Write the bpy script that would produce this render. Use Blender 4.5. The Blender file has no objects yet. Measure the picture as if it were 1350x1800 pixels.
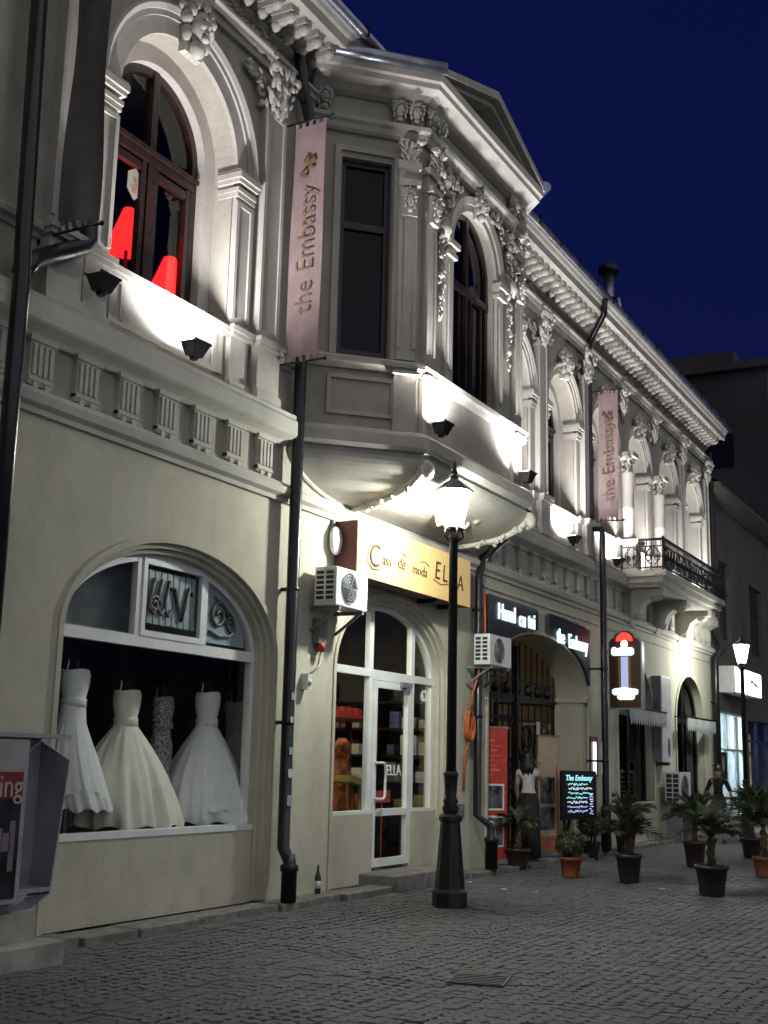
import bpy, bmesh, math, random
from mathutils import Vector, Matrix, geometry, noise
R = math.radians
rnd = random.Random(7)
scene = bpy.context.scene
C = scene.collection

# ------------------------------------------------------------------ camera
FPX, PITCH, YAW, ROLL = 2146.41, 0.2014665, 0.4945462, 0.02346
CAM = Vector((0, -7.6, 1.5))
fw = Vector((math.cos(YAW)*math.cos(PITCH), math.sin(YAW)*math.cos(PITCH), math.sin(PITCH)))
rt = fw.cross(Vector((0, 0, 1))).normalized(); up = rt.cross(fw)
r2 = math.cos(ROLL)*rt + math.sin(ROLL)*up; u2 = -math.sin(ROLL)*rt + math.cos(ROLL)*up
cd = bpy.data.cameras.new('camera'); cam = bpy.data.objects.new('camera', cd); C.objects.link(cam)
cd.sensor_fit = 'HORIZONTAL'; cd.sensor_width = 36; cd.lens = FPX/1350*36; cd.clip_start = 0.1; cd.clip_end = 3000
M = Matrix((r2, u2, -fw)).transposed().to_4x4(); M.translation = CAM; cam.matrix_world = M
scene.camera = cam

# ------------------------------------------------------------------ sky, fill, exposure
w = bpy.data.worlds.new('World'); scene.world = w; w.use_nodes = True
nt = w.node_tree; bg = nt.nodes['Background']
sky = nt.nodes.new('ShaderNodeTexSky'); sky.sky_type = 'NISHITA'; sky.sun_disc = False
sky.sun_elevation = R(-3); sky.sun_rotation = R(200); sky.air_density = 1.0; sky.dust_density = 0.3; sky.ozone_density = 3.0
hs = nt.nodes.new('ShaderNodeMix'); hs.data_type = 'RGBA'; hs.blend_type = 'MULTIPLY'; hs.inputs[0].default_value = 1
hs.inputs[7].default_value = (0.21, 0.31, 0.86, 1)
nt.links.new(sky.outputs[0], hs.inputs[6]); nt.links.new(hs.outputs[2], bg.inputs[0]); bg.inputs[1].default_value = 0.13
sd = bpy.data.lights.new('night_fill_sun', 'SUN'); sun = bpy.data.objects.new('night_fill_sun', sd); C.objects.link(sun)
sd.energy = 0.11; sd.angle = R(110); sd.color = (1.0, 0.98, 0.82)
sun.rotation_euler = Vector((0.30, 0.80, -0.60)).to_track_quat('-Z', 'Y').to_euler()
scene.view_settings.view_transform = 'Standard'; scene.view_settings.look = 'None'
scene.view_settings.gamma = 1; scene.view_settings.exposure = 3.0
scene.cycles.max_bounces = 6; scene.cycles.diffuse_bounces = 3; scene.cycles.transparent_max_bounces = 16
scene.cycles.sample_clamp_indirect = 4; scene.cycles.use_denoising = True

def ray(x, y): return (x-675)/FPX*r2 - (y-900)/FPX*u2 + fw
def fac(x, y, off=0.0):                     # pixel of the photograph -> point on a plane in front of the facade
    d = ray(x, y); t = (7.6-off)/d.y; p = CAM + d*t; return p.x, p.z
def zg(y): return -.06-.0485*min(max(-y, 0), 1.39)   # paving falls gently away from the house
def gnd(x, y):
    d = ray(x, y); z = 0
    for _ in range(8):
        t = (z-1.5)/d.z; p = CAM + d*t; z = zg(p.y)
    return p.x, p.y

# ------------------------------------------------------------------ mesh builder
class MB:
    def __init__(s): s.v = []; s.f = []; s.sm = []
    def add(s, vs, fs, smooth=False):
        b = len(s.v); s.v += [tuple(v) for v in vs]; s.f += [tuple(i+b for i in f) for f in fs]; s.sm += [smooth]*len(fs); return s
    def box(s, x0, x1, y0, y1, z0, z1):
        return s.add([(x0,y0,z0),(x1,y0,z0),(x1,y1,z0),(x0,y1,z0),(x0,y0,z1),(x1,y0,z1),(x1,y1,z1),(x0,y1,z1)],
                     [(0,3,2,1),(4,5,6,7),(0,1,5,4),(1,2,6,5),(2,3,7,6),(3,0,4,7)])
    def hexa(s, p): return s.add(p, [(0,3,2,1),(4,5,6,7),(0,1,5,4),(1,2,6,5),(2,3,7,6),(3,0,4,7)])
    def bar(s, a, b, wx, wz=None, upv=(0,0,1)):
        a = Vector(a); b = Vector(b); d = (b-a).normalized(); wz = wz or wx
        u = Vector(upv); u = Vector((1,0,0)) if abs(d.dot(u)) > .98 else u
        n = d.cross(u).normalized()*wx/2; m = n.cross(d).normalized()*wz/2
        return s.hexa([a-n-m,a+n-m,b+n-m,b-n-m,a-n+m,a+n+m,b+n+m,b-n+m])
    def prism(s, pts, y0, y1):              # polygon in XZ extruded in y
        n = len(pts); vs = [(x,y0,z) for x,z in pts]+[(x,y1,z) for x,z in pts]
        return s.add(vs, [tuple(range(n)), tuple(range(2*n-1,n-1,-1))]+[(i,i+n,(i+1)%n+n,(i+1)%n) for i in range(n)])
    def prismz(s, pts, z0, z1):
        n = len(pts); vs = [(x,y,z0) for x,y in pts]+[(x,y,z1) for x,y in pts]
        return s.add(vs, [tuple(range(n-1,-1,-1)), tuple(range(n,2*n))]+[(i,(i+1)%n,(i+1)%n+n,i+n) for i in range(n)])
    def sweep(s, prof, path, smooth=False):  # prof: (outward, z); path: XY polyline, outward = right hand side
        n = len(path); k = len(prof); rows = []
        for i in range(n):
            p = Vector(path[i])
            def nr(a, b): d = (Vector(b)-Vector(a)).normalized(); return Vector((d.y, -d.x))
            if i == 0: m = nr(path[0], path[1])
            elif i == n-1: m = nr(path[-2], path[-1])
            else:
                a = nr(path[i-1], path[i]); b = nr(path[i], path[i+1]); m = (a+b).normalized(); m = m/max(.3, m.dot(a))
            rows.append([(p.x+m.x*o, p.y+m.y*o, z) for o, z in prof])
        vs = [v for r in rows for v in r]; fs = []
        for i in range(n-1):
            for j in range(k): fs.append((i*k+j, (i+1)*k+j, (i+1)*k+(j+1)%k, i*k+(j+1)%k))
        fs += [tuple(range(k)), tuple(range(n*k-1,(n-1)*k-1,-1))]
        return s.add(vs, fs, smooth)
    def arch(s, prof, cx, zc, a0, b0, n=28, z0=None, t0=0, t1=math.pi, smooth=False):
        # sweep closed profile (dr, y) along ellipse a0,b0; legs down to z0
        k = len(prof); rows = []
        if z0 is not None: rows.append([(cx+a0+dr, y, z0) for dr, y in prof])
        for i in range(n+1):
            t = t0+(t1-t0)*i/n
            rows.append([(cx+(a0+dr)*math.cos(t), y, zc+(b0+dr)*math.sin(t)) for dr, y in prof])
        if z0 is not None: rows.append([(cx-a0-dr, y, z0) for dr, y in prof])
        m = len(rows); vs = [v for r in rows for v in r]; fs = []
        for i in range(m-1):
            for j in range(k): fs.append((i*k+j, i*k+(j+1)%k, (i+1)*k+(j+1)%k, (i+1)*k+j))
        fs += [tuple(range(k-1,-1,-1)), tuple(range((m-1)*k, m*k))]
        return s.add(vs, fs, smooth)
    def tube(s, pts, r, n=10, smooth=True):
        pts = [Vector(p) for p in pts]; rs = r if isinstance(r, (list, tuple)) else [r]*len(pts); rows = []; pu = None
        for i, p in enumerate(pts):
            d = (pts[min(i+1,len(pts)-1)]-pts[max(i-1,0)]).normalized()
            if pu is None: pu = Vector((0,0,1)) if abs(d.z) < .9 else Vector((1,0,0))
            a = d.cross(pu).normalized(); b = a.cross(d).normalized(); pu = b
            rows.append([p+(a*math.cos(2*math.pi*j/n)+b*math.sin(2*math.pi*j/n))*rs[i] for j in range(n)])
        vs = [v for q in rows for v in q]
        fs = [(i*n+j, i*n+(j+1)%n, (i+1)*n+(j+1)%n, (i+1)*n+j) for i in range(len(pts)-1) for j in range(n)]
        s.add(vs, fs, smooth); b = len(s.v)-len(vs)
        s.f += [tuple(b+j for j in range(n-1,-1,-1)), tuple(b+(len(pts)-1)*n+j for j in range(n))]; s.sm += [False]*2
        return s
    def lathe(s, prof, x=0, y=0, n=20, smooth=True, rot=0):
        rows = [[(x+r*math.cos(rot+2*math.pi*j/n), y+r*math.sin(rot+2*math.pi*j/n), z) for j in range(n)] for r, z in prof]
        vs = [v for q in rows for v in q]; m = len(prof)
        s.add(vs, [(i*n+j, i*n+(j+1)%n, (i+1)*n+(j+1)%n, (i+1)*n+j) for i in range(m-1) for j in range(n)], smooth)
        b = len(s.v)-len(vs); s.f += [tuple(b+j for j in range(n-1,-1,-1)), tuple(b+(m-1)*n+j for j in range(n))]; s.sm += [False]*2
        return s
    def blob(s, c, rad, rot=None, n=8, m=5):
        c = Vector(c); rot = rot or Matrix(); vs = []; fs = []
        for i in range(1, m):
            a = math.pi*i/m
            for j in range(n):
                q = 2*math.pi*j/n; vs.append(c+(rot@Vector((rad[0]*math.sin(a)*math.cos(q), rad[1]*math.sin(a)*math.sin(q), rad[2]*math.cos(a)))))
        t = len(vs); vs += [c+(rot@Vector((0,0,rad[2]))), c+(rot@Vector((0,0,-rad[2])))]
        for j in range(n): fs += [(t, j, (j+1)%n), (t+1, (m-2)*n+(j+1)%n, (m-2)*n+j)]
        for i in range(m-2):
            for j in range(n): fs.append((i*n+j, (i+1)*n+j, (i+1)*n+(j+1)%n, i*n+(j+1)%n))
        return s.add(vs, fs, True)
    def mesh(s, name='mesh'):
        me = bpy.data.meshes.new(name); me.from_pydata(s.v, [], s.f); me.update()
        me.polygons.foreach_set('use_smooth', s.sm)
        bm = bmesh.new(); bm.from_mesh(me); bmesh.ops.recalc_face_normals(bm, faces=bm.faces); bm.to_mesh(me); bm.free(); return me

def obj(name, mb, mat, parent=None, bevel=0):
    me = mb.mesh(name) if isinstance(mb, MB) else mb
    if mat is not None and not me.materials: me.materials.append(mat)
    o = bpy.data.objects.new(name, me); C.objects.link(o)
    if parent: o.parent = parent; o.matrix_parent_inverse = Matrix.Translation(-parent.location) if not parent.rotation_euler.z else (Matrix.Translation(parent.location) @ parent.rotation_euler.to_matrix().to_4x4()).inverted()
    if bevel:
        b = o.modifiers.new('bevel', 'BEVEL'); b.width = bevel; b.segments = 2; b.limit_method = 'ANGLE'
    return o
def lobj(name, me, mat, parent, loc=(0,0,0), rot=(0,0,0), sc=(1,1,1)):   # local placement under a parent (no inverse)
    if isinstance(me, MB): me = me.mesh(name)
    if mat is not None and not me.materials: me.materials.append(mat)
    o = bpy.data.objects.new(name, me); C.objects.link(o); o.parent = parent; o.location = loc; o.rotation_euler = rot; o.scale = sc; return o
def tag(o, label, cat, group=None):
    o['label'] = label; o['category'] = cat
    if group: o['group'] = group
    return o
def thing(name, label, cat, loc=(0,0,0), rz=0, group=None):
    o = bpy.data.objects.new(name, None); C.objects.link(o); o.location = loc; o.rotation_euler = (0,0,rz); o.empty_display_size = .2
    return tag(o, label, cat, group)
def struct(o): o['kind'] = 'structure'; return o
def copy_tree(root, loc, rz=None, label=None):
    r = root.copy(); C.objects.link(r); r.location = loc
    if rz is not None: r.rotation_euler = (0,0,rz)
    if label: r['label'] = label
    for ch in list(root.children):
        c = ch.copy(); C.objects.link(c); c.parent = r
        for g in list(ch.children):
            d = g.copy(); C.objects.link(d); d.parent = c
    return r

# ------------------------------------------------------------------ materials
def mat(name, col, rough=.7, metal=0, var=.12, vs=6.0, bump=0.0, bs=60.0, spec=.5, col2=None, detail=6):
    m = bpy.data.materials.new(name); m.use_nodes = True; t = m.node_tree; b = t.nodes['Principled BSDF']
    b.inputs['Roughness'].default_value = rough; b.inputs['Metallic'].default_value = metal; b.inputs['Specular IOR Level'].default_value = spec
    co = t.nodes.new('ShaderNodeTexCoord'); n = t.nodes.new('ShaderNodeTexNoise'); n.inputs['Scale'].default_value = vs; n.inputs['Detail'].default_value = detail
    t.links.new(co.outputs['Object'], n.inputs['Vector'])
    r = t.nodes.new('ShaderNodeValToRGB'); r.color_ramp.elements[0].position = .35; r.color_ramp.elements[1].position = .68
    c2 = col2 or tuple(c*(1-var*1.6) for c in col); c1 = tuple(min(1, c*(1+var*.6)) for c in col)
    r.color_ramp.elements[0].color = (*c2, 1); r.color_ramp.elements[1].color = (*c1, 1)
    t.links.new(n.outputs[0], r.inputs[0]); t.links.new(r.outputs[0], b.inputs['Base Color'])
    if bump:
        n2 = t.nodes.new('ShaderNodeTexNoise'); n2.inputs['Scale'].default_value = bs; n2.inputs['Detail'].default_value = 4
        t.links.new(co.outputs['Object'], n2.inputs['Vector'])
        bp = t.nodes.new('ShaderNodeBump'); bp.inputs['Strength'].default_value = bump; bp.inputs['Distance'].default_value = .02
        t.links.new(n2.outputs[0], bp.inputs['Height']); t.links.new(bp.outputs[0], b.inputs['Normal'])
    return m
def emis(name, col, st):
    m = bpy.data.materials.new(name); m.use_nodes = True; t = m.node_tree; b = t.nodes['Principled BSDF']
    b.inputs['Base Color'].default_value = (*[c*.6 for c in col], 1); b.inputs['Emission Color'].default_value = (*col, 1); b.inputs['Emission Strength'].default_value = st*.16; return m
def glassm(name, tint=(.9,.95,.95), refl=1.0, em=None):
    m = bpy.data.materials.new(name); m.use_nodes = True; t = m.node_tree; t.nodes.remove(t.nodes['Principled BSDF']); out = t.nodes['Material Output']
    tr = t.nodes.new('ShaderNodeBsdfTransparent'); tr.inputs[0].default_value = (*tint, 1)
    gl = t.nodes.new('ShaderNodeBsdfGlossy'); gl.inputs['Roughness'].default_value = .04
    lw = t.nodes.new('ShaderNodeLayerWeight'); pw = t.nodes.new('ShaderNodeMath'); pw.operation = 'POWER'; pw.inputs[1].default_value = 4.0   # thin-pane Fresnel, same from both sides
    fr = t.nodes.new('ShaderNodeMath'); fr.operation = 'MULTIPLY_ADD'; fr.inputs[1].default_value = .90; fr.inputs[2].default_value = .035
    t.links.new(lw.outputs['Facing'], pw.inputs[0]); t.links.new(pw.outputs[0], fr.inputs[0])
    mu = t.nodes.new('ShaderNodeMath'); mu.operation = 'MULTIPLY'; mu.inputs[1].default_value = refl*.6
    mx = t.nodes.new('ShaderNodeMixShader'); t.links.new(fr.outputs[0], mu.inputs[0]); t.links.new(mu.outputs[0], mx.inputs[0]); t.links.new(tr.outputs[0], mx.inputs[1]); t.links.new(gl.outputs[0], mx.inputs[2])
    last = mx
    if em:
        e = t.nodes.new('ShaderNodeEmission'); e.inputs[0].default_value = (*em[0], 1); e.inputs[1].default_value = em[1]
        ad = t.nodes.new('ShaderNodeAddShader'); t.links.new(mx.outputs[0], ad.inputs[0]); t.links.new(e.outputs[0], ad.inputs[1]); last = ad
    t.links.new(last.outputs[0], out.inputs[0]); return m
def plaster(name, col, grime):
    m = mat(name, col, .85, 0, .07, .7, .25, 90, .2)
    t = m.node_tree; b = t.nodes['Principled BSDF']; old = b.inputs['Base Color'].links[0].from_socket
    co = t.nodes.new('ShaderNodeTexCoord'); mp = t.nodes.new('ShaderNodeMapping'); mp.inputs['Scale'].default_value = (1.3, 1.3, .75)
    n = t.nodes.new('ShaderNodeTexNoise'); n.inputs['Scale'].default_value = 2.3; n.inputs['Detail'].default_value = 9; n.inputs['Roughness'].default_value = .65
    t.links.new(co.outputs['Object'], mp.inputs[0]); t.links.new(mp.outputs[0], n.inputs[0])
    r = t.nodes.new('ShaderNodeValToRGB'); r.color_ramp.elements[0].position = .42; r.color_ramp.elements[1].position = .80
    r.color_ramp.elements[0].color = (0,0,0,1); r.color_ramp.elements[1].color = (1,1,1,1); t.links.new(n.outputs[0], r.inputs[0])
    mu = t.nodes.new('ShaderNodeMath'); mu.operation = 'MULTIPLY'; mu.inputs[1].default_value = grime; t.links.new(r.outputs[0], mu.inputs[0])
    mx = t.nodes.new('ShaderNodeMix'); mx.data_type = 'RGBA'; mx.inputs[7].default_value = (.20,.18,.14,1)
    t.links.new(mu.outputs[0], mx.inputs[0]); t.links.new(old, mx.inputs[6]); t.links.new(mx.outputs[2], b.inputs['Base Color']); # hairline cracks and patched areas
    vo = t.nodes.new('ShaderNodeTexNoise'); vo.inputs['Scale'].default_value = 14; vo.inputs['Detail'].default_value = 8; t.links.new(co.outputs['Object'], vo.inputs[0])
    r3 = t.nodes.new('ShaderNodeValToRGB'); r3.color_ramp.elements[0].position = .62; r3.color_ramp.elements[1].position = .70; r3.color_ramp.elements[0].color = (1,1,1,1); r3.color_ramp.elements[1].color = (.80,.79,.77,1); t.links.new(vo.outputs[0], r3.inputs[0])
    m4 = t.nodes.new('ShaderNodeMix'); m4.data_type = 'RGBA'; m4.blend_type = 'MULTIPLY'; m4.inputs[0].default_value = .7
    t.links.new(mx.outputs[2], m4.inputs[6]); t.links.new(r3.outputs[0], m4.inputs[7]); t.links.new(m4.outputs[2], b.inputs['Base Color']); return m
P_WALL = plaster('wall_plaster', (.53,.51,.405), .42)
P_UP = plaster('upper_plaster', (.42,.40,.34), .5)
P_TRIM = plaster('trim_stucco', (.50,.48,.43), .4)
P_IN = mat('passage_plaster', (.42,.36,.24), .85, 0, .1, 1.5, .2, 60)
ORN = mat('carved_stucco', (.50,.48,.43), .8, 0, .14, 16, .3, 80)
BLACK = mat('black_enamel', (.012,.012,.016), .28, .0, .3, 9, .06, 40)
IRON = mat('dark_cast_iron', (.018,.019,.022), .42, .3, .25, 14, .25, 60)
ZINC = mat('zinc_sheet', (.34,.36,.42), .35, .85, .2, 5, .05, 20)
ROOF = mat('dark_roof_sheet', (.03,.03,.04), .6, 0, .2, 4, .1, 20)
WOOD = mat('dark_window_wood', (.024,.010,.008), .35, 0, .35, 10, .1, 40)
PVC = mat('white_pvc', (.72,.74,.72), .35, 0, .06, 4)
GLASS = glassm('window_glass', (.96,.975,.97), .9)
GLASSD = glassm('dark_window_glass', (.35,.37,.42), 1.0)
DARK = mat('dark_interior', (.02,.018,.018), .9, 0, .3, 3)
ROOM = mat('shop_interior', (.17,.165,.15), .9, 0, .3, 2)
STONE = mat('threshold_stone', (.20,.19,.17), .8, 0, .25, 7, .4, 40)
WHITE = mat('white_enamel', (.66,.67,.66), .4, 0, .08, 5)
GREY = mat('grey_metal', (.22,.23,.26), .5, .3, .15, 3, .05, 20)

# ------------------------------------------------------------------ ground
road_m = mat('street_base', (.125,.128,.132), .9, 0, .3, 9, .5, 50)
# beyond the modelled setts the material carries the joint pattern
t = road_m.node_tree; vo = t.nodes.new('ShaderNodeTexVoronoi'); vo.inputs['Scale'].default_value = 9; vo.feature = 'DISTANCE_TO_EDGE'
tc = t.nodes.new('ShaderNodeTexCoord'); t.links.new(tc.outputs['Object'], vo.inputs['Vector'])
bp = t.nodes.new('ShaderNodeBump'); bp.inputs['Strength'].default_value = .6; bp.inputs['Distance'].default_value = .02
mm = t.nodes.new('ShaderNodeMath'); mm.operation = 'MINIMUM'; mm.inputs[1].default_value = .12; t.links.new(vo.outputs[0], mm.inputs[0]); t.links.new(mm.outputs[0], bp.inputs['Height'])
t.links.new(bp.outputs[0], t.nodes['Principled BSDF'].inputs['Normal'])
ground = struct(obj('street', MB().add([(-400,-400,zg(-2)-.006),(600,-400,zg(-2)-.006),(600,-1.39,zg(-2)-.006),(-400,-1.39,zg(-2)-.006),(600,0,-.066),(-400,0,-.066),(600,400,-.066),(-400,400,-.066)], [(0,1,2,3),(3,2,4,5),(5,4,6,7)]), road_m))

def sett_mat(name, col): return mat(name, col, .62, 0, .28, 30, .5, 140, .4)
SETT = [sett_mat('granite_sett_grey', (.120,.126,.136)), sett_mat('granite_sett_dark', (.108,.113,.122)), sett_mat('granite_sett_brown', (.118,.117,.115)), sett_mat('granite_sett_pale', (.138,.145,.156))]
def sett_shape(seed):
    q = random.Random(seed); a = .0525; j = lambda: q.uniform(-.006,.006)
    base = [(-a+j(),-a+j()),(a+j(),-a+j()),(a+j(),a+j()),(-a+j(),a+j())]; h = .004+q.uniform(-.002,.003)
    vs = [(x,y,-.03) for x,y in base]+[(x*.985,y*.985,h*.35) for x,y in base]+[(x*.92,y*.92,h+q.uniform(-.0015,.0015)) for x,y in base]
    fs = []
    for k in (0,4): fs += [(k+i,k+(i+1)%4,k+4+(i+1)%4,k+4+i) for i in range(4)]
    return vs, fs+[(8,9,10,11)]
shapes = [sett_shape(i) for i in range(10)]
def visible(p, m=30):
    d = Vector(p)-CAM; z = d.dot(fw)
    if z < 1: return None
    x = 675+FPX*d.dot(r2)/z; y = 900-FPX*d.dot(u2)/z
    return z if (-m < x < 1350+m and y < 1800+m) else None
setts = []; W = 1.5
for c in range(0, 20):
    for k in range(-70, 190):
        n = 14
        for i in range(n):
            u = (i+.5)/n
            # arcs springing along the facade: rows bow towards +x
            yy = -c*W - u*W + .0; xx = 2.0 + (c*37 % 10)*.011 + k*.108 + .46*math.sin(math.pi*u)
            if yy > -.42 or xx < 3: continue
            sl = .46*math.pi/W*math.cos(math.pi*u)
            p = (xx+rnd.uniform(-.012,.012)+.02*math.sin(c*1.7+k*.35), yy+rnd.uniform(-.010,.010), zg(yy))
            z = visible(p)
            if z is None or z > 19.5: continue
            pz = zg(yy)+.010*noise.noise(Vector((xx*.8,yy*.8,0)))+.006*noise.noise(Vector((xx*2.3,yy*2.3,4))); setts.append((z, (p[0],p[1],pz), -math.atan(sl)*.8+rnd.uniform(-.14,.14)))
setts.sort(key=lambda q: q[0])
smesh = []
for k in range(10):
    me = MB().add(*shapes[k]).mesh('sett'); smesh.append(me)
variants = {}
for i, (z, p, a) in enumerate(setts[:290]):
    k = rnd.randrange(10); mi = rnd.choice([0,0,0,1,1,2,3])
    if (k, mi) not in variants:
        me = smesh[k].copy(); me.materials.append(SETT[mi]); variants[(k, mi)] = me
    o = bpy.data.objects.new('sett', variants[(k, mi)]); C.objects.link(o); o.parent = ground
    o.location = p; o.location.z += rnd.uniform(-.003,.004); o.rotation_euler = (rnd.uniform(-.02,.02), rnd.uniform(-.02,.02), a); o.scale = (rnd.uniform(.92,1.10), rnd.uniform(.92,1.08), 1)
vs = []; fs = []; mi_l = []
for z, p, a in setts[290:]:
    sv, sf = shapes[rnd.randrange(10)]; b = len(vs); ca, sa = math.cos(a), math.sin(a); dz = rnd.uniform(-.003,.003); mi = rnd.choice([0,0,0,1,1,2,3]); kx = rnd.uniform(.92,1.10); ky = rnd.uniform(.92,1.08)
    vs += [(p[0]+x*kx*ca-y*ky*sa, p[1]+x*kx*sa+y*ky*ca, p[2]+q+dz) for x, y, q in sv]; fs += [tuple(i+b for i in f) for f in sf]; mi_l += [mi]*len(sf)
me = bpy.data.meshes.new('setts'); me.from_pydata(vs, [], fs); me.update()
for m_ in SETT: me.materials.append(m_)
me.polygons.foreach_set('material_index', mi_l)
o = obj('sett_paving', me, None, ground); o['kind'] = 'stuff'
# narrow kerb slabs along the house foot
x = 4.0
while x < 33:
    l = rnd.uniform(.55,.95)
    d = rnd.uniform(.30,.40)
    mb = MB().box(x+.006, x+l-.006, -d, -.004, -.12, rnd.uniform(-.018,.004)); obj('kerb_slab', mb, STONE, ground, .008); x += l

# ------------------------------------------------------------------ the townhouse
house = thing('townhouse', 'cream two-storey stucco townhouse with arched windows and a projecting bay', 'house', (14.6,0,0))
X0, X1 = 4.0, 32.3
def arch_pts(cx, zc, a, b, z0, n=28):
    return [(cx-a, z0)]+[(cx-a*math.cos(math.pi*i/n), zc+b*math.sin(math.pi*i/n)) for i in range(n+1)]+[(cx+a, z0)]
def wall_with_holes(mb, outer, holes, y, depth):
    loops = [[Vector((p[0],p[1],0)) for p in outer]]+[[Vector((p[0],p[1],0)) for p in h] for h in holes]
    tri = geometry.tessellate_polygon(loops); pts = [p for l in loops for p in l]
    mb.add([(p.x, y, p.y) for p in pts], tri)
    for h in holes:
        n = len(h); mb.add([(a,y,b) for a,b in h]+[(a,y+depth,b) for a,b in h], [(i,(i+1)%n,(i+1)%n+n,i+n) for i in range(n)])
# ground floor openings: cx, springing z, half width, rise, bottom z
SHOP = (9.86, 2.60, 1.72, 1.02, -.02); DOOR = (14.56, 2.62, 1.64, 1.06, -.02); GATE = (19.95, 2.72, 2.35, .98, -.02)
RW1 = (25.45, 2.62, 1.25, 1.05, .80); RW2 = (29.95, 2.62, 1.28, 1.07, .80)
mb = MB()
holes = [arch_pts(*o_) for o_ in (SHOP, DOOR, GATE)]+[arch_pts(*o_) for o_ in (RW1, RW2)]
# holes touching the ground are cut as notches: build the outer outline around them
outl = [(X0,-.02)]
for h in holes[:3]: outl += h
outl += [(X1,-.02),(X1,4.5),(X0,4.5)]
wall_with_holes(mb, outl, holes[3:], 0, .30)
for h in holes[:3]:
    n = len(h); dd = .24 if h is not holes[2] else .62
    mb.add([(a,0,b) for a,b in h]+[(a,dd,b) for a,b in h], [(i,i+1,i+1+n,i+n) for i in range(n-1)], True)
mb.add([(X1,0,-.02),(X1,9,-.02),(X1,9,10.2),(X1,0,10.2)], [(0,1,2,3)])
mb.add([(X0,0,-.02),(X0,9,-.02),(X0,9,10.2),(X0,0,10.2)], [(0,1,2,3)])
obj('ground_floor_wall', mb, P_WALL, house)

# upper floor wall
WA = 9.35; WR = [18.55, 20.95, 23.35, 25.75, 28.15, 30.55]; ZC = 7.95; SILL = 6.12
upper = [(WA, ZC, 1.0, 1.0, SILL)]+[(c, ZC, .76, .76, SILL) for c in WR]
mb = MB(); uh = [arch_pts(*o_) for o_ in upper]
wall_with_holes(mb, [(X0,4.5),(X1,4.5),(X1,10.2),(X0,10.2)], uh, 0, .26)
obj('upper_floor_wall', mb, P_UP, house)
# stepped inner ring, window frames, dark panes
for i, (cx, zc, a, b, z0) in enumerate(upper):
    ri = a-.2 if i == 0 else a-.14
    mb = MB(); mb.arch([(0,.26),(a-ri+.02,.26),(a-ri+.02,.46),(0,.46)], cx, zc, ri, ri, z0=z0)
    obj('inner_reveal', mb, P_TRIM, house)
    wd = thing('window', '', '', (cx,.4,z0)); wd.parent = house; wd.matrix_parent_inverse = Matrix.Translation(-house.location)
    for k_ in ('label','category'): del wd[k_]
    def wp(nm, m_, mt): 
        o = obj(nm, m_, mt); o.parent = wd; o.matrix_parent_inverse = Matrix.Translation(-Vector((cx,.4,z0))); return o
    f = MB(); f.arch([(-.09,.36),(0.0,.36),(0.0,.44),(-.09,.44)], cx, zc, ri, ri, z0=z0+.02)
    f.box(cx-.05,cx+.05,.34,.44,z0+.02,zc+ri-.05)
    zt = zc-.28
    f.box(cx-ri+.05,cx+ri-.05,.33,.44,zt,zt+.12); f.box(cx-ri+.03,cx+ri-.03,.30,.42,zt+.09,zt+.14)
    f.box(cx-ri+.05,cx+ri-.05,.36,.44,z0+.02,z0+.14)
    for sx in (-1,1):
        f.box(cx+sx*.10-.035,cx+sx*.10+.035,.355,.43,z0+.02,zt); f.box(cx+sx*(ri-.14)-.035,cx+sx*(ri-.14)+.035,.355,.43,z0+.02,zt)
        f.box(cx+min(sx*.1,sx*(ri-.12)),cx+max(sx*.1,sx*(ri-.12)),.36,.43,zt-.12,zt-.04)
    wp('frame', f, WOOD)
    for sx in (-1,1):
        xa, xb = sorted((cx+sx*.07, cx+sx*(ri-.07)))
        wp('pane', MB().box(xa,xb,.40,.408,z0+.1,zt), GLASSD if i else GLASS)
        pts = [(cx+sx*.05, zt+.1)]+[(cx+sx*(ri-.05)*math.cos(q*math.pi/20), max(zt+.1, zc+(ri-.05)*math.sin(q*math.pi/20))) for q in range(0,10)]+[(cx+sx*.05, zc+ri-.06)]
        wp('pane', MB().prism(pts, .40, .408), GLASSD if i else GLASS)
mb = MB(); 
def room(mb, x0,x1,y0,y1,z0,z1):
    v = [(x0,y0,z0),(x1,y0,z0),(x1,y1,z0),(x0,y1,z0),(x0,y0,z1),(x1,y0,z1),(x1,y1,z1),(x0,y1,z1)]
    mb.add(v, [(0,1,2,3),(4,7,6,5),(1,5,6,2),(2,6,7,3),(3,7,4,0)])
room(mb, 6.5,17.3,.48,3.4,5.5,9.6); room(mb, 17.35,32.2,.48,3.4,5.5,9.6)
obj('upper_room', mb, DARK, house)

# string course, frieze and ledge
full = [(X0,0),(X1,0)]
def course(name, prof, path, m_=P_TRIM): return obj(name, MB().sweep(prof, path), m_, house)
def clos(pts): return [(-.01, pts[0][1])]+pts+[(-.01, pts[-1][1])]
course('string_course', clos([(.05,4.40),(.05,4.45),(.11,4.48),(.13,4.55),(.10,4.57),(.06,4.62)]), full)
course('string_course', clos([(.03,4.20),(.035,4.22),(.02,4.25)]), [(17.4,0),(X1,0)])
ledge = clos([(.05,5.06),(.09,5.10),(.13,5.12),(.20,5.15),(.22,5.17),(.22,5.32),(.19,5.36),(.20,5.40),(.10,5.42)])
course('ledge', ledge, [(X0,0),(11.54,0)]); course('ledge', ledge, [(17.52,0),(X1,0)])
course('sill_course', clos([(.03,5.98),(.05,6.02),(.10,6.04),(.11,6.09),(.08,6.12),(.02,6.14)]), [(X0,0),(8.30,0)])
course('sill_course', clos([(.03,5.98),(.05,6.02),(.10,6.04),(.11,6.09),(.08,6.12),(.02,6.14)]), [(10.40,0),(11.7,0)])
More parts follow.
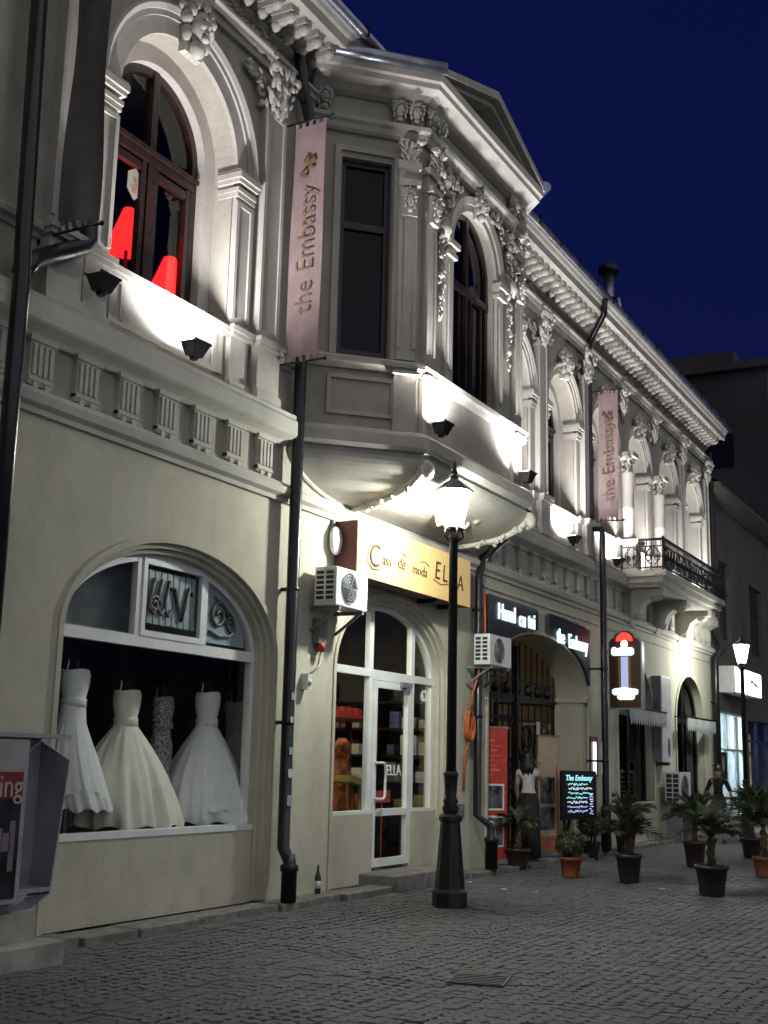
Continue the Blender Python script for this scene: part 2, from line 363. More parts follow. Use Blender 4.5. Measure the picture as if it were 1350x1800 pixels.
course('sill_course', clos([(.03,5.98),(.05,6.02),(.10,6.04),(.11,6.09),(.08,6.12),(.02,6.14)]), [(17.5,0),(X1,0)])
tg = MB(); tg.box(-.15,.15,-.05,.0,0,.46); tg.box(-.17,.17,-.075,0,.395,.45)
for k in range(4): tg.box(-.125+k*.068,-.125+k*.068+.038,-.075,-.04,.09,.37)
tg.box(-.15,.15,-.065,0,.04,.075)
for k in (-1,1): tg.box(k*.07-.03,k*.07+.03,-.07,0,-.03,.03)
tgm = tg.mesh('triglyph'); tgm.materials.append(P_TRIM)
xs = [7.60+.59*k for k in range(-2,7)]+[17.75+.59*k for k in range(0,25)]
for xx in xs: lobj('triglyph', tgm, None, house, (xx-14.6, -.001, 4.64))

# window A surround and the right hand arcade
def archivolt(cx, ri, ro, key=True):
    p = [(0,.01),(0,-.05),(ro-ri-.14,-.05),(ro-ri-.14,-.075),(ro-ri-.08,-.075),(ro-ri-.08,-.10),(ro-ri-.03,-.13),(ro-ri,-.12),(ro-ri,.01)]
    obj('archivolt', MB().arch(p, cx, ZC, ri, ri, n=36), P_TRIM, house)
def impost(x0, x1, z=7.66):
    b = MB()
    for dz, h, e in ((0,.06,.015),(.06,.05,.03),(.16,.05,.05),(.21,.07,.075),(.28,.03,.06)): b.box(x0-e*.6,x1+e*.6,-.06-e,.2,z+dz,z+dz+h)
    obj('impost', b, P_TRIM, house)
def pier(x0, x1, z0, z1, d=.055):
    b = MB().box(x0,x1,-d,0.01,z0,z1)
    e = .05
    if x1-x0 > .25:
        b.box(x0,x0+e,-d-.02,-d+.001,z0+.1,z1-.05); b.box(x1-e,x1,-d-.02,-d+.001,z0+.1,z1-.05); b.box(x0+e,x1-e,-d-.02,-d+.001,z1-.05-e,z1-.05)
    obj('pier', b, P_TRIM, house)
def pedestal(x0, x1, d=.14):
    b = MB().box(x0,x1,-d,0.0,5.42,6.02); b.box(x0-.03,x1+.03,-d-.05,0,6.02,6.07); b.box(x0-.05,x1+.05,-d-.07,0,6.07,6.13); b.box(x0-.02,x1+.02,-d-.03,0,5.42,5.52)
    obj('pedestal', b, P_TRIM, house)
# carved ornament generators
def rotm(ax, ay, az): return Matrix.Rotation(az,4,'Z')@Matrix.Rotation(ay,4,'Y')@Matrix.Rotation(ax,4,'X')
def leaf_cluster(seed, w, h, d, n, flare=.25):
    q = random.Random(seed); b = MB()
    b.blob((0,-d*.3,h*.45),(w*.34,d*.4,h*.5))
    for i in range(n):
        tz = (i+.5)/n; row = q.random(); x = q.uniform(-1,1)*w*.5*(1-flare+flare*2*tz); z = tz*h
        s_ = q.uniform(.6,1.2)*min(w,h)*.15
        b.blob((x,-d*(.45+.5*tz)*q.uniform(.6,1.0),z),(s_*q.uniform(.4,.7),s_*q.uniform(.4,.6),s_*q.uniform(.9,1.5)), rotm(q.uniform(-.6,.6),x/w*1.2,q.uniform(-.8,.8)),7,4)
    for sx in (-1,1):       # volutes
        b.blob((sx*w*.5,-d*.75,h*.9),(w*.13,d*.35,w*.14)); b.blob((sx*w*.42,-d*.95,h*.86),(w*.08,d*.2,w*.08))
    return b
def head_mesh(seed):
    q = random.Random(seed); b = MB()
    b.blob((0,-.10,.0),(.105,.11,.15),None,12,9); b.blob((0,-.205,-.01),(.018,.03,.045)); b.blob((0,-.185,-.085),(.04,.02,.014)); b.blob((0,-.17,-.13),(.045,.035,.03))
    for sx in (-1,1):
        b.blob((sx*.045,-.195,.035),(.034,.018,.012)); b.blob((sx*.05,-.18,-.03),(.03,.03,.035)); b.blob((sx*.15,-.08,.03),(.05,.06,.07)); b.blob((sx*.13,-.07,-.10),(.04,.05,.08))
    for i in range(12):
        a = math.pi*(i/11); b.blob((math.cos(a)*.13,-.12+q.uniform(-.02,.02),.09+math.sin(a)*.10),(.045,.05,.05),rotm(0,a,0),7,4)
    for i in range(7):
        a = math.pi*(i/6); b.blob((math.cos(a)*.17,-.06,.12+math.sin(a)*.16),(.05,.04,.075),rotm(0,math.pi/2-a,0),7,4)
    b.box(-.12,.12,-.05,.02,-.25,.22); b.blob((0,-.09,-.2),(.09,.06,.08))
    return b
hm = head_mesh(3).mesh('keystone_head'); hm.materials.append(ORN)
caps = []
for s_ in range(3):
    me = leaf_cluster(20+s_, .44, .48, .20, 60).mesh('capital'); me.materials.append(ORN); caps.append(me)
sprays = []
for s_ in range(3):
    q = random.Random(60+s_); b = MB()
    for i in range(26):
        a = q.uniform(-1,1); r_ = q.uniform(.02,.22); b.blob((a*.3, -.03-q.random()*.05, r_*math.cos(a*2)+q.uniform(-.1,.1)),(q.uniform(.02,.04),.03,q.uniform(.05,.09)),rotm(0,q.uniform(-1.4,1.4),0),7,4)
    me = b.mesh('foliage_spray'); me.materials.append(ORN); sprays.append(me)

archivolt(WA, 1.0, 1.32)
lobj('keystone_head', hm, None, house, (WA-14.6, -.06, ZC+1.17), (0,0,0), (1.25,1.25,1.25))
for sx in (-1,1):
    xa, xb = sorted((WA+sx*1.0, WA+sx*1.32)); pier(xa, xb, 6.13, 7.66, .05); impost(xa, xb)
    xa, xb = sorted((WA+sx*1.45, WA+sx*1.85)); pier(xa, xb, 6.13, 9.0, .10); pedestal(xa-.02, xb+.02)
    pedestal(*sorted((WA+sx*1.0, WA+sx*1.33)), .07)
    lobj('capital', caps[0], None, house, (WA+sx*1.65-14.6, -.06, 8.98), (0,0,0), (1.05,1,1.1))
    lobj('foliage_spray', sprays[1], None, house, (WA+sx*1.25-14.6, -.01, 9.2), (0,sx*.7,0), (.9,1,.9))
pan = MB().box(WA-.92,WA+.92,-.03,.01,5.55,6.0); pan.box(WA-1.0,WA+1.0,-.10,.1,6.04,6.10); pan.box(WA-1.0,WA+1.0,-.07,.1,6.0,6.04)
pan.box(WA-.78,WA-.72,-.045,-.02,5.6,5.95); pan.box(WA+.72,WA+.78,-.045,-.02,5.6,5.95)
obj('sill', pan, P_TRIM, house)
for i, c in enumerate(WR):
    archivolt(c, .76, .97)
    lobj('keystone_head', hm, None, house, (c-14.6, -.05, ZC+.93), (0,0,0), (.95,1.1,1.05))
    obj('sill', MB().box(c-.76,c+.76,-.09,.1,6.04,6.10).box(c-.7,c+.7,-.025,.01,5.5,5.95), P_TRIM, house)
    for sx in (-1,1):
        xa, xb = sorted((c+sx*.76, c+sx*.96)); pier(xa, xb, 6.13, 7.66, .05); impost(xa, xb)
        pedestal(*sorted((c+sx*.76, c+sx*.97)), .07)
        lobj('foliage_spray', sprays[(i+(sx>0))%3], None, house, (c+sx*.82-14.6, -.01, 9.05), (0,sx*.7,0), (.85,1,.85))
PIL = [19.75, 22.15, 29.35, 31.85]
for i, c in enumerate(PIL):
    pier(c-.2, c+.2, 6.13, 9.0, .12); pedestal(c-.21, c+.21, .17); lobj('capital', caps[i%3], None, house, (c-14.6, -.08, 8.98), (0,0,0), (1,1,1.1))
for i, c in enumerate((24.55, 26.95)):      # free columns of the loggia
    b = MB().lathe([(.15,6.13),(.15,6.2),(.13,6.23),(.12,6.3),(.125,6.8),(.135,6.82),(.12,6.86),(.11,7.55),(.13,7.58),(.12,7.62)], c, -.2, 18)
    b.box(c-.18,c+.18,-.38,-.02,7.92,8.02)
    obj('column', b, P_TRIM, house); pedestal(c-.2, c+.2, .40)
    lobj('capital', caps[1], None, house, (c-14.6, -.16, 7.60), (0,0,0), (.72,.8,.66)); lobj('capital', caps[2], None, house, (c-14.6, -.06, 8.98), (0,0,0), (.9,.9,1.05))
# entablature
course('architrave', clos([(.05,9.52),(.06,9.60),(.10,9.61),(.11,9.66),(.15,9.68),(.15,9.72),(.04,9.75)]), full)
course('bed_mould', clos([(.02,9.93),(.06,9.96),(.09,10.0),(.04,10.03)]), full)
course('cornice', clos([(.05,10.20),(.48,10.20),(.50,10.17),(.56,10.17),(.57,10.30),(.60,10.33),(.62,10.38),(.66,10.42),(.66,10.45),(.3,10.47)]), full)
md = MB(); md.box(-.075,.075,-.40,0,.10,.17); md.box(-.06,.06,-.36,0,.02,.12)
md.blob((0,-.33,.05),(.07,.09,.07)); md.blob((0,-.12,.0),(.065,.10,.08)); md.blob((0,-.22,.03),(.055,.12,.06))
mdm = md.mesh('modillion'); mdm.materials.append(ORN)
xx = 8.2
while xx < 32.1:
    if not 12.2 < xx < 17.0: lobj('modillion', mdm, None, house, (xx-14.6, -.03, 10.02))
    xx += .29
for k, xx in enumerate([10.2,10.7,18.6,19.4,24.2,24.8,25.4,26.0,26.6,27.2,27.8,28.4,29.0,29.6]): lobj('foliage_spray', sprays[k%3], None, house, (xx-14.6, 0, 9.82), (0,0,0), (.8,1,.5))
# gutter and roof
g = MB().tube([(X0,-.68,10.46),(X1+.15,-.68,10.46)], .07, 10)
xx = 5.
gt = obj('gutter', g, ZINC, house)
for k in range(28): obj('gutter_clip', MB().box(5+k-.012,5+k+.012,-.765,-.55,10.40,10.545), BLACK, house)
obj('roof', MB().add([(X0,-.66,10.49),(X1+.1,-.66,10.49),(X1+.1,5,13.0),(X0,5,13.0),(X1+.1,10,10.5),(X0,10,10.5),(X0,-.66,10.44),(X1+.1,-.66,10.44)], [(0,1,2,3),(3,2,4,5),(6,7,1,0)]), ROOF, house)
cx, cz = 26.6, 11.2
ch = obj('flue_pipe', MB().tube([(25.8,.55,10.9),(25.8,.55,12.7)], .12, 12), ZINC, house)
obj('flue_cap', MB().lathe([(.05,12.66),(.24,12.68),(.24,12.84),(.05,12.90)], 25.8, .55, 14), IRON, house)
obj('roof_bracket', MB().bar((25.6,.1,10.8),(26.2,.45,12.2),.06), ZINC, house)

# ------------------------------------------------------------------ bay (oriel)
BC, BH, BP = 14.6, 1.65, 1.05
def bay_path(d=0, h=BH, p=BP):
    return [(BC-h-p, 0), (BC-h, -p), (BC+h, -p), (BC+h+p, 0)]
BPTH = bay_path()
bay = thing('bay_window', '', '', (BC,0,5.0)); 
for k_ in ('label','category'): del bay[k_]
bay.parent = house; bay.matrix_parent_inverse = Matrix.Translation(-house.location)
def bobj(nm, m_, mt):
    o = obj(nm, m_, mt); o.parent = bay; o.matrix_parent_inverse = Matrix.Translation((-BC,0,-5.0)); return o
def bcourse(nm, prof): return bobj(nm, MB().sweep(prof, BPTH), P_TRIM)
# faces: each face as a local frame (origin, dir, normal)
def bay_face(a, b):
    a = Vector((*a,0)); b = Vector((*b,0)); d = (b-a); L = d.length; d.normalize(); n = Vector((d.y,-d.x,0)); return a, d, n, L
faces3 = [bay_face(BPTH[i], BPTH[i+1]) for i in range(3)]
def on(face, s, o, z): a, d, n, L = face; v = a+d*s+n*o; return (v.x, v.y, z)
def fbox(mb, face, s0, s1, o0, o1, z0, z1):
    mb.hexa([on(face,s0,o1,z0),on(face,s1,o1,z0),on(face,s1,o0,z0),on(face,s0,o0,z0),on(face,s0,o1,z1),on(face,s1,o1,z1),on(face,s1,o0,z1),on(face,s0,o0,z1)])
# bay wall with openings
mb = MB()
def face_wall(mb, face, outer, holes, depth):
    loops = [[Vector((p[0],p[1],0)) for p in outer]]+[[Vector((p[0],p[1],0)) for p in h] for h in holes]
    tri = geometry.tessellate_polygon(loops); pts = [p for l in loops for p in l]
    mb.add([on(face,p.x,0,p.y) for p in pts], tri)
    for h in holes:
        n = len(h); mb.add([on(face,a,0,b) for a,b in h]+[on(face,a,-depth,b) for a,b in h], [(i,(i+1)%n,(i+1)%n+n,i+n) for i in range(n)])
LC = faces3[0][3]; LF = faces3[1][3]; FWC = LF/2-.01; BZC = 8.28; BR = .74
for f_ in (faces3[0], faces3[2]):
    s0, s1 = (.43,1.09) if f_ is faces3[0] else (LC-1.09, LC-.43)
    face_wall(mb, f_, [(0,5.4),(LC,5.4),(LC,10.1),(0,10.1)], [[(s0,6.36),(s1,6.36),(s1,8.97),(s0,8.97)]], .16)
face_wall(mb, faces3[1], [(0,5.4),(LF,5.4),(LF,10.1),(0,10.1)], [arch_pts(FWC, BZC, BR, BR, 6.36)], .18)
bobj('bay_wall', mb, P_UP)
for f_ in (faces3[0], faces3[2]):
    s0, s1 = (.43,1.09) if f_ is faces3[0] else (LC-1.09, LC-.43)
    b = MB(); fbox(b,f_,s0,s0+.07,-.16,-.09,6.36,8.97); fbox(b,f_,s1-.07,s1,-.16,-.09,6.36,8.97); fbox(b,f_,s0,s1,-.165,-.085,8.05,8.14); fbox(b,f_,s0,s1,-.165,-.085,6.36,6.46); fbox(b,f_,s0,s1,-.165,-.085,8.9,8.97)
    bobj('window_frame', b, mat('bay_frame_dark', (.02,.018,.03), .4)); b = MB(); fbox(b,f_,s0+.02,s1-.02,-.135,-.127,6.38,8.95); bobj('pane', b, GLASSD)
    b = MB(); fbox(b,f_,s0-.10,s0-.02,-.0,.035,6.36,9.05); fbox(b,f_,s1+.02,s1+.10,0,.035,6.36,9.05); fbox(b,f_,s0-.10,s1+.10,0,.035,9.05,9.12); bobj('window_trim', b, P_TRIM)
    b = MB(); fbox(b,f_,.32,1.18,0,.035,5.6,5.65); fbox(b,f_,.32,1.18,0,.035,6.05,6.10); fbox(b,f_,.32,.37,0,.035,5.65,6.05); fbox(b,f_,1.13,1.18,0,.035,5.65,6.05); bobj('apron_panel', b, P_TRIM)
# front window
b = MB(); cx = BC-.01; y0 = -BP
b.arch([(-.08,y0+.10),(0,y0+.10),(0,y0+.18),(-.08,y0+.18)], cx, BZC, BR, BR, z0=6.38); b.box(cx-.04,cx+.04,y0+.09,y0+.18,6.38,BZC+BR-.04); b.box(cx-BR+.03,cx+BR-.03,y0+.08,y0+.18,7.85,7.95)
for sx in (-1,1): b.box(cx+sx*.36-.2,cx+sx*.36-.16,y0+.11,y0+.17,6.4,7.85); b.box(cx+sx*.36+.16,cx+sx*.36+.2,y0+.11,y0+.17,6.4,7.85)
bobj('window_frame', b, WOOD)
bobj('pane', MB().prism(arch_pts(cx,BZC,BR-.05,BR-.05,6.4), y0+.14, y0+.148), GLASSD)
b = MB(); p = [(0,y0+.01),(0,y0-.04),(.10,y0-.04),(.10,y0-.07),(.20,y0-.09),(.22,y0+.01)]; b.arch(p, cx, BZC, BR, BR, n=36); bobj('archivolt', b, P_TRIM)
for sx in (-1,1):
    b = MB(); xa, xb = sorted((cx+sx*BR, cx+sx*(BR+.22))); b.box(xa,xb,y0-.05,y0+.01,6.36,8.06); b.box(xa+.06,xb-.06,y0-.07,y0-.04,6.5,7.95); bobj('pier', b, P_TRIM)
    b = MB(); b.box(xa-.03,xb+.03,y0-.10,y0+.01,8.06,8.12); b.box(xa-.05,xb+.05,y0-.13,y0+.01,8.2,8.28); b.box(xa,xb,y0-.08,y0,8.12,8.2); bobj('impost', b, P_TRIM)
# corner pilasters on front and cants
def lay(face, me, s, o, z, rx=(0,0,0), sc=(1,1,1), nm='ornament'):
    a, d, n, L = face; v = a+d*s+n*o
    ob = bpy.data.objects.new(nm, me); C.objects.link(ob); ob.parent = bay; ob.location = (v.x-BC, v.y, z-5.0); ob.scale = sc
    ob.rotation_euler = (rx[0], rx[1], math.atan2(d.y, d.x)+rx[2]); return ob
for f_, ss in ((faces3[0], (1.17,1.42)), (faces3[1], (.05,.30)), (faces3[1], (LF-.30,LF-.05)), (faces3[2], (.07,.32))):
    b = MB(); fbox(b,f_,ss[0],ss[1],0,.07,6.36,8.9); fbox(b,f_,ss[0],ss[0]+.05,.07,.09,6.5,8.2); fbox(b,f_,ss[1]-.05,ss[1],.07,.09,6.5,8.2); fbox(b,f_,ss[0]+.02,ss[1]-.02,.07,.13,8.25,8.62); bobj('pilaster', b, P_TRIM)
    b = MB(); fbox(b,f_,ss[0]-.02,ss[1]+.02,0,.15,8.66,8.74); bobj('pilaster_band', b, P_TRIM); b = MB(); fbox(b,f_,ss[0]-.03,ss[1]+.03,0,.12,8.9,9.0); bobj('pilaster_band', b, P_TRIM)
    b = MB(); fbox(b,f_,ss[0]-.02,ss[1]+.02,0,.06,5.45,6.16); fbox(b,f_,ss[0]-.05,ss[1]+.05,0,.14,6.16,6.2); bobj('pedestal', b, P_TRIM)
    lay(f_, caps[2], sum(ss)/2, .05, 9.0, sc=(.6,.8,.55), nm='capital'); lay(f_, hm, sum(ss)/2, .10, 8.45, sc=(.45,.5,.6), nm='console_mask')
bcourse('bay_ledge', clos([(.02,5.08),(.10,5.10),(.12,5.16),(.17,5.18),(.20,5.22),(.20,5.36),(.17,5.40),(.05,5.45)]))
bcourse('bay_sill', clos([(.04,6.18),(.08,6.22),(.13,6.24),(.14,6.29),(.10,6.33),(.02,6.35)]))
bcourse('bay_architrave', clos([(.05,9.30),(.08,9.33),(.10,9.40),(.14,9.43),(.15,9.48),(.05,9.52)]))
bcourse('bay_cornice', clos([(.03,9.80),(.10,9.84),(.16,9.92),(.30,9.95),(.31,10.02),(.35,10.04),(.36,10.14),(.2,10.16)]))
for f_, ss in ((faces3[0], (.15,1.15,1.38)), (faces3[1], (.12,.38,LF-.38,LF-.12)), (faces3[2], (.1,.4))):
    for s_ in ss: lay(f_, hm, s_, .04, 9.68, sc=(.55,.65,.58), nm='console_mask')
# pediment
ew, ey = BH+.17, -(BP+.37)
for sx in (-1,1):
    mb = MB(); zz0, zz1 = 10.14, 10.72
    A = Vector((BC+sx*ew, 0, zz0)); B = Vector((BC, 0, zz1)); dn = Vector((0,0,-.16))
    mb.hexa([(A.x,ey,A.z),(A.x,ey+.45,A.z),(B.x,ey+.45,B.z),(B.x,ey,B.z),(A.x-sx*.02,ey,A.z+.10),(A.x-sx*.02,ey+.45,A.z+.10),(B.x,ey+.45,B.z+.13),(B.x,ey,B.z+.13)])
    mb.hexa([(A.x-sx*.25,ey+.10,A.z+.01),(A.x-sx*.25,ey+.4,A.z+.01),(B.x,ey+.4,B.z-.09),(B.x,ey+.10,B.z-.09),(A.x-sx*.25,ey+.10,A.z+.08),(A.x-sx*.25,ey+.4,A.z+.08),(B.x,ey+.4,B.z+.01),(B.x,ey+.10,B.z+.01)])
    bobj('raking_cornice', mb, P_TRIM)
bobj('tympanum', MB().prism([(BC-ew+.2,10.14),(BC+ew-.2,10.14),(BC,10.66)], ey+.32, ey+.5), P_UP)
rp = bay_path(0, BH+.15, BP+.36); zr = 10.22
mb = MB(); mb.add([(rp[0][0]-.1,0,zr),(rp[1][0],rp[1][1]+.02,zr),(BC,ey+.02,10.86),(BC,.3,10.9),(rp[2][0],rp[2][1]+.02,zr),(rp[3][0]+.1,0,zr)], [(0,1,2,3),(3,2,4,5)])
bobj('bay_roof', mb, ROOF)
for sgn in (-1,1):
    q0 = (BC+sgn*(BH+BP+.54),.0); q1 = (BC+sgn*(BH+.15),-(BP+.40))
    bobj('bay_gutter', MB().tube([(q0[0],q0[1],10.20),(q1[0],q1[1],10.20)], .085, 12), ZINC)
bobj('bay_gutter_elbow', MB().tube([(BC-BH-BP-.54,0,10.20),(BC-BH-BP-.75,.12,10.20)], .085, 12), ZINC)
# bowl under the bay
mb = MB(); rows = []; N = 14
for i in range(N+1):
    th = math.pi/2*i/N; p = 1.19*math.cos(th); h = BH+.06-.2*(1.19-p); z = 5.10-.47*math.sin(th)
    wl = h+max(p,.02)*1.0; pts = []
    for (ax, ay), (bx, by) in (((-wl,0),(-h,-p)), ((-h,-p),(h,-p)), ((h,-p),(wl,0))):
        for k in range(6):
            u_ = k/6; pts.append((BC+ax+(bx-ax)*u_, ay+(by-ay)*u_, z))
    pts.append((BC+wl,0,z)); rows.append(pts)
k = len(rows[0]); mb.add([v for r_ in rows for v in r_], [(i*k+j,i*k+j+1,(i+1)*k+j+1,(i+1)*k+j) for i in range(N) for j in range(k-1)])
bobj('bay_corbel', mb, P_TRIM)
for idx in (6, 12):
    pts = [Vector(rows[i][idx])+Vector((0,-.015,-.01)) for i in range(0,N+1)]
    bobj('corbel_rib', MB().tube(pts, [.05]*len(pts), 8), P_TRIM)
    b = MB()
    q = random.Random(idx)
    for i in range(1,N-1):
        for _ in range(2): b.blob(pts[i]+Vector((q.uniform(-.08,.08),q.uniform(-.05,.02),q.uniform(-.06,.02))),(.04,.03,.05),rotm(q.random(),q.random()*3,0),7,4)
    b.blob(pts[2]+Vector((0,-.06,-.02)),(.10,.08,.12))
    bobj('corbel_foliage', b, ORN)
for idx in (0, k-1):
    pts = [Vector(rows[i][idx])+Vector((0,-.02,0)) for i in range(N+1)]; bobj('corbel_edge', MB().tube(pts, .035, 8), P_TRIM)
b = leaf_cluster(99, 1.2, .34, .3, 46); 
ob = bobj('cartouche', b, ORN); ob.location = (BC, -.62, 4.60); ob.matrix_parent_inverse = Matrix.Translation((-BC,0,-5.0))
# garlands at the front window
for sx in (-1,1):
    q = random.Random(5+sx); b = MB(); xg = BC+sx*1.14
    for i in range(64):
        t_ = i/63; z = 9.2-2.1*t_; wd_ = .16*(1-.75*t_)*(1 if t_>.06 else .6)
        s_ = q.uniform(.03,.06)*(1.15-.5*t_); b.blob((xg+q.uniform(-1,1)*wd_, -BP-.05-q.random()*.09*(1.1-t_), z+q.uniform(-.03,.03)),(s_*.7,s_*.7,s_*1.3),rotm(q.uniform(-.5,.5),q.uniform(-1,1),0),7,4)
    b.blob((xg,-BP-.10,8.35),(.11,.10,.12)); b.blob((xg,-BP-.09,9.0),(.10,.10,.10))
    bobj('garland', b, ORN)
    lay(faces3[1], sprays[0], LF/2+sx*.72, .02, 9.05, (0,sx*.6,0), nm='foliage_spray')
lay(faces3[1], hm, LF/2, .04, 9.12, sc=(.75,.9,.75), nm='keystone_head')
mb = MB(); q_ = [(BC-BH-.75,.4),(BC-BH+.13,-.74),(BC+BH-.13,-.74),(BC+BH+.75,.4)]
mb.add([(*p_,5.6) for p_ in q_]+[(*p_,9.5) for p_ in q_], [(0,1,2,3),(7,6,5,4),(3,7,4,0)])
bobj('bay_room', mb, DARK)

# ------------------------------------------------------------------ downpipes
def downpipe(nm, pts, r, label, parts=()):
    t_ = thing('downpipe', label, 'downpipe', (pts[-1][0], pts[-1][1], max(0, pts[-1][2])))
    obj('pipe', MB().tube(pts, r, 12), BLACK, t_); return t_
def clips(t_, x, y, zs, r):
    for z in zs: obj('clamp', MB().lathe([(r+.012,z-.025),(r+.012,z+.025)], x, y, 12).box(x-.02,x+.02,y,0.0,z-.02,z+.02), IRON, t_)
def boot(t_, x, y, h=.40, r=.085): obj('drain_boot', MB().lathe([(r,0),(r,h-.08),(r+.015,h-.08),(r+.015,h-.02),(r*.72,h),(r*.72,h+.1)], x, y, 14), IRON, t_)
t1 = downpipe('', [(11.42,-.06,10.18),(11.40,-.16,9.75),(11.50,-.15,9.5),(11.66,-.15,9.2),(11.66,-.15,5.0),(11.68,-.15,.55),(11.58,-.30,.42),(11.58,-.30,.30)], .072, 'black downpipe with stickers between the dress window and the shop door')
boot(t1, 11.58, -.30); clips(t1, 11.67, -.15, (8.0,3.4,1.9), .062)
for k, (z, s_) in enumerate(((2.15,.05),(1.9,.04),(1.55,.05),(1.3,.06),(1.0,.07))): obj('sticker', MB().box(11.62-.002*k,11.62+s_*1.2,-.224,-.217,z,z+s_*1.6), WHITE if k % 2 else mat('pale_sticker', (.35,.45,.55), .6), t1)
t2 = downpipe('', [(17.62,-.30,5.0),(17.1,-.12,4.6),(17.02,-.10,4.3),(17.02,-.10,.75),(17.05,-.30,.62),(17.05,-.32,.45)], .062, 'black downpipe beside the second air conditioner, left of the gate arch')
boot(t2, 17.05, -.32, .46, .095); clips(t2, 17.02, -.10, (3.8,2.2), .062)
t3 = downpipe('', [(21.7,-.66,10.42),(21.75,-.62,10.1),(22.30,-.13,9.78),(22.32,-.11,9.6),(22.32,-.11,6.12),(22.32,-.14,6.0),(22.30,-.34,5.98),(22.28,-.36,5.85),(22.28,-.36,.1),(22.28,-.36,-.02)], .062, 'long black downpipe from the eaves past the second pink banner')
obj('pipe_base', MB().lathe([(.095,0),(.095,.75),(.07,.80)], 22.28, -.36, 14), IRON, t3); clips(t3, 22.32, -.11, (8.6,7.2), .062); clips(t3, 22.28, -.36, (3.3,1.6), .062)
t4 = downpipe('', [(32.36,-.1,9.9),(32.36,-.1,5.0),(32.3,-.30,4.6),(32.15,-.14,4.3),(32.15,-.12,0)], .09, 'black downpipe at the far corner of the cream house')
clips(t4, 32.15, -.12, (3.2,1.6), .09)
t5 = downpipe('', [(7.04,-.16,10.2),(7.04,-.28,5.7),(7.02,-.32,5.4),(7.02,-.32,0)], .075, 'black downpipe at the left edge of the photo with a slanting branch')
obj('branch_pipe', MB().tube([(7.95,-.14,6.75),(7.97,-.14,6.15),(7.9,-.14,6.06),(7.20,-.24,5.64),(7.03,-.30,5.45)], .085, 12), BLACK, t5)

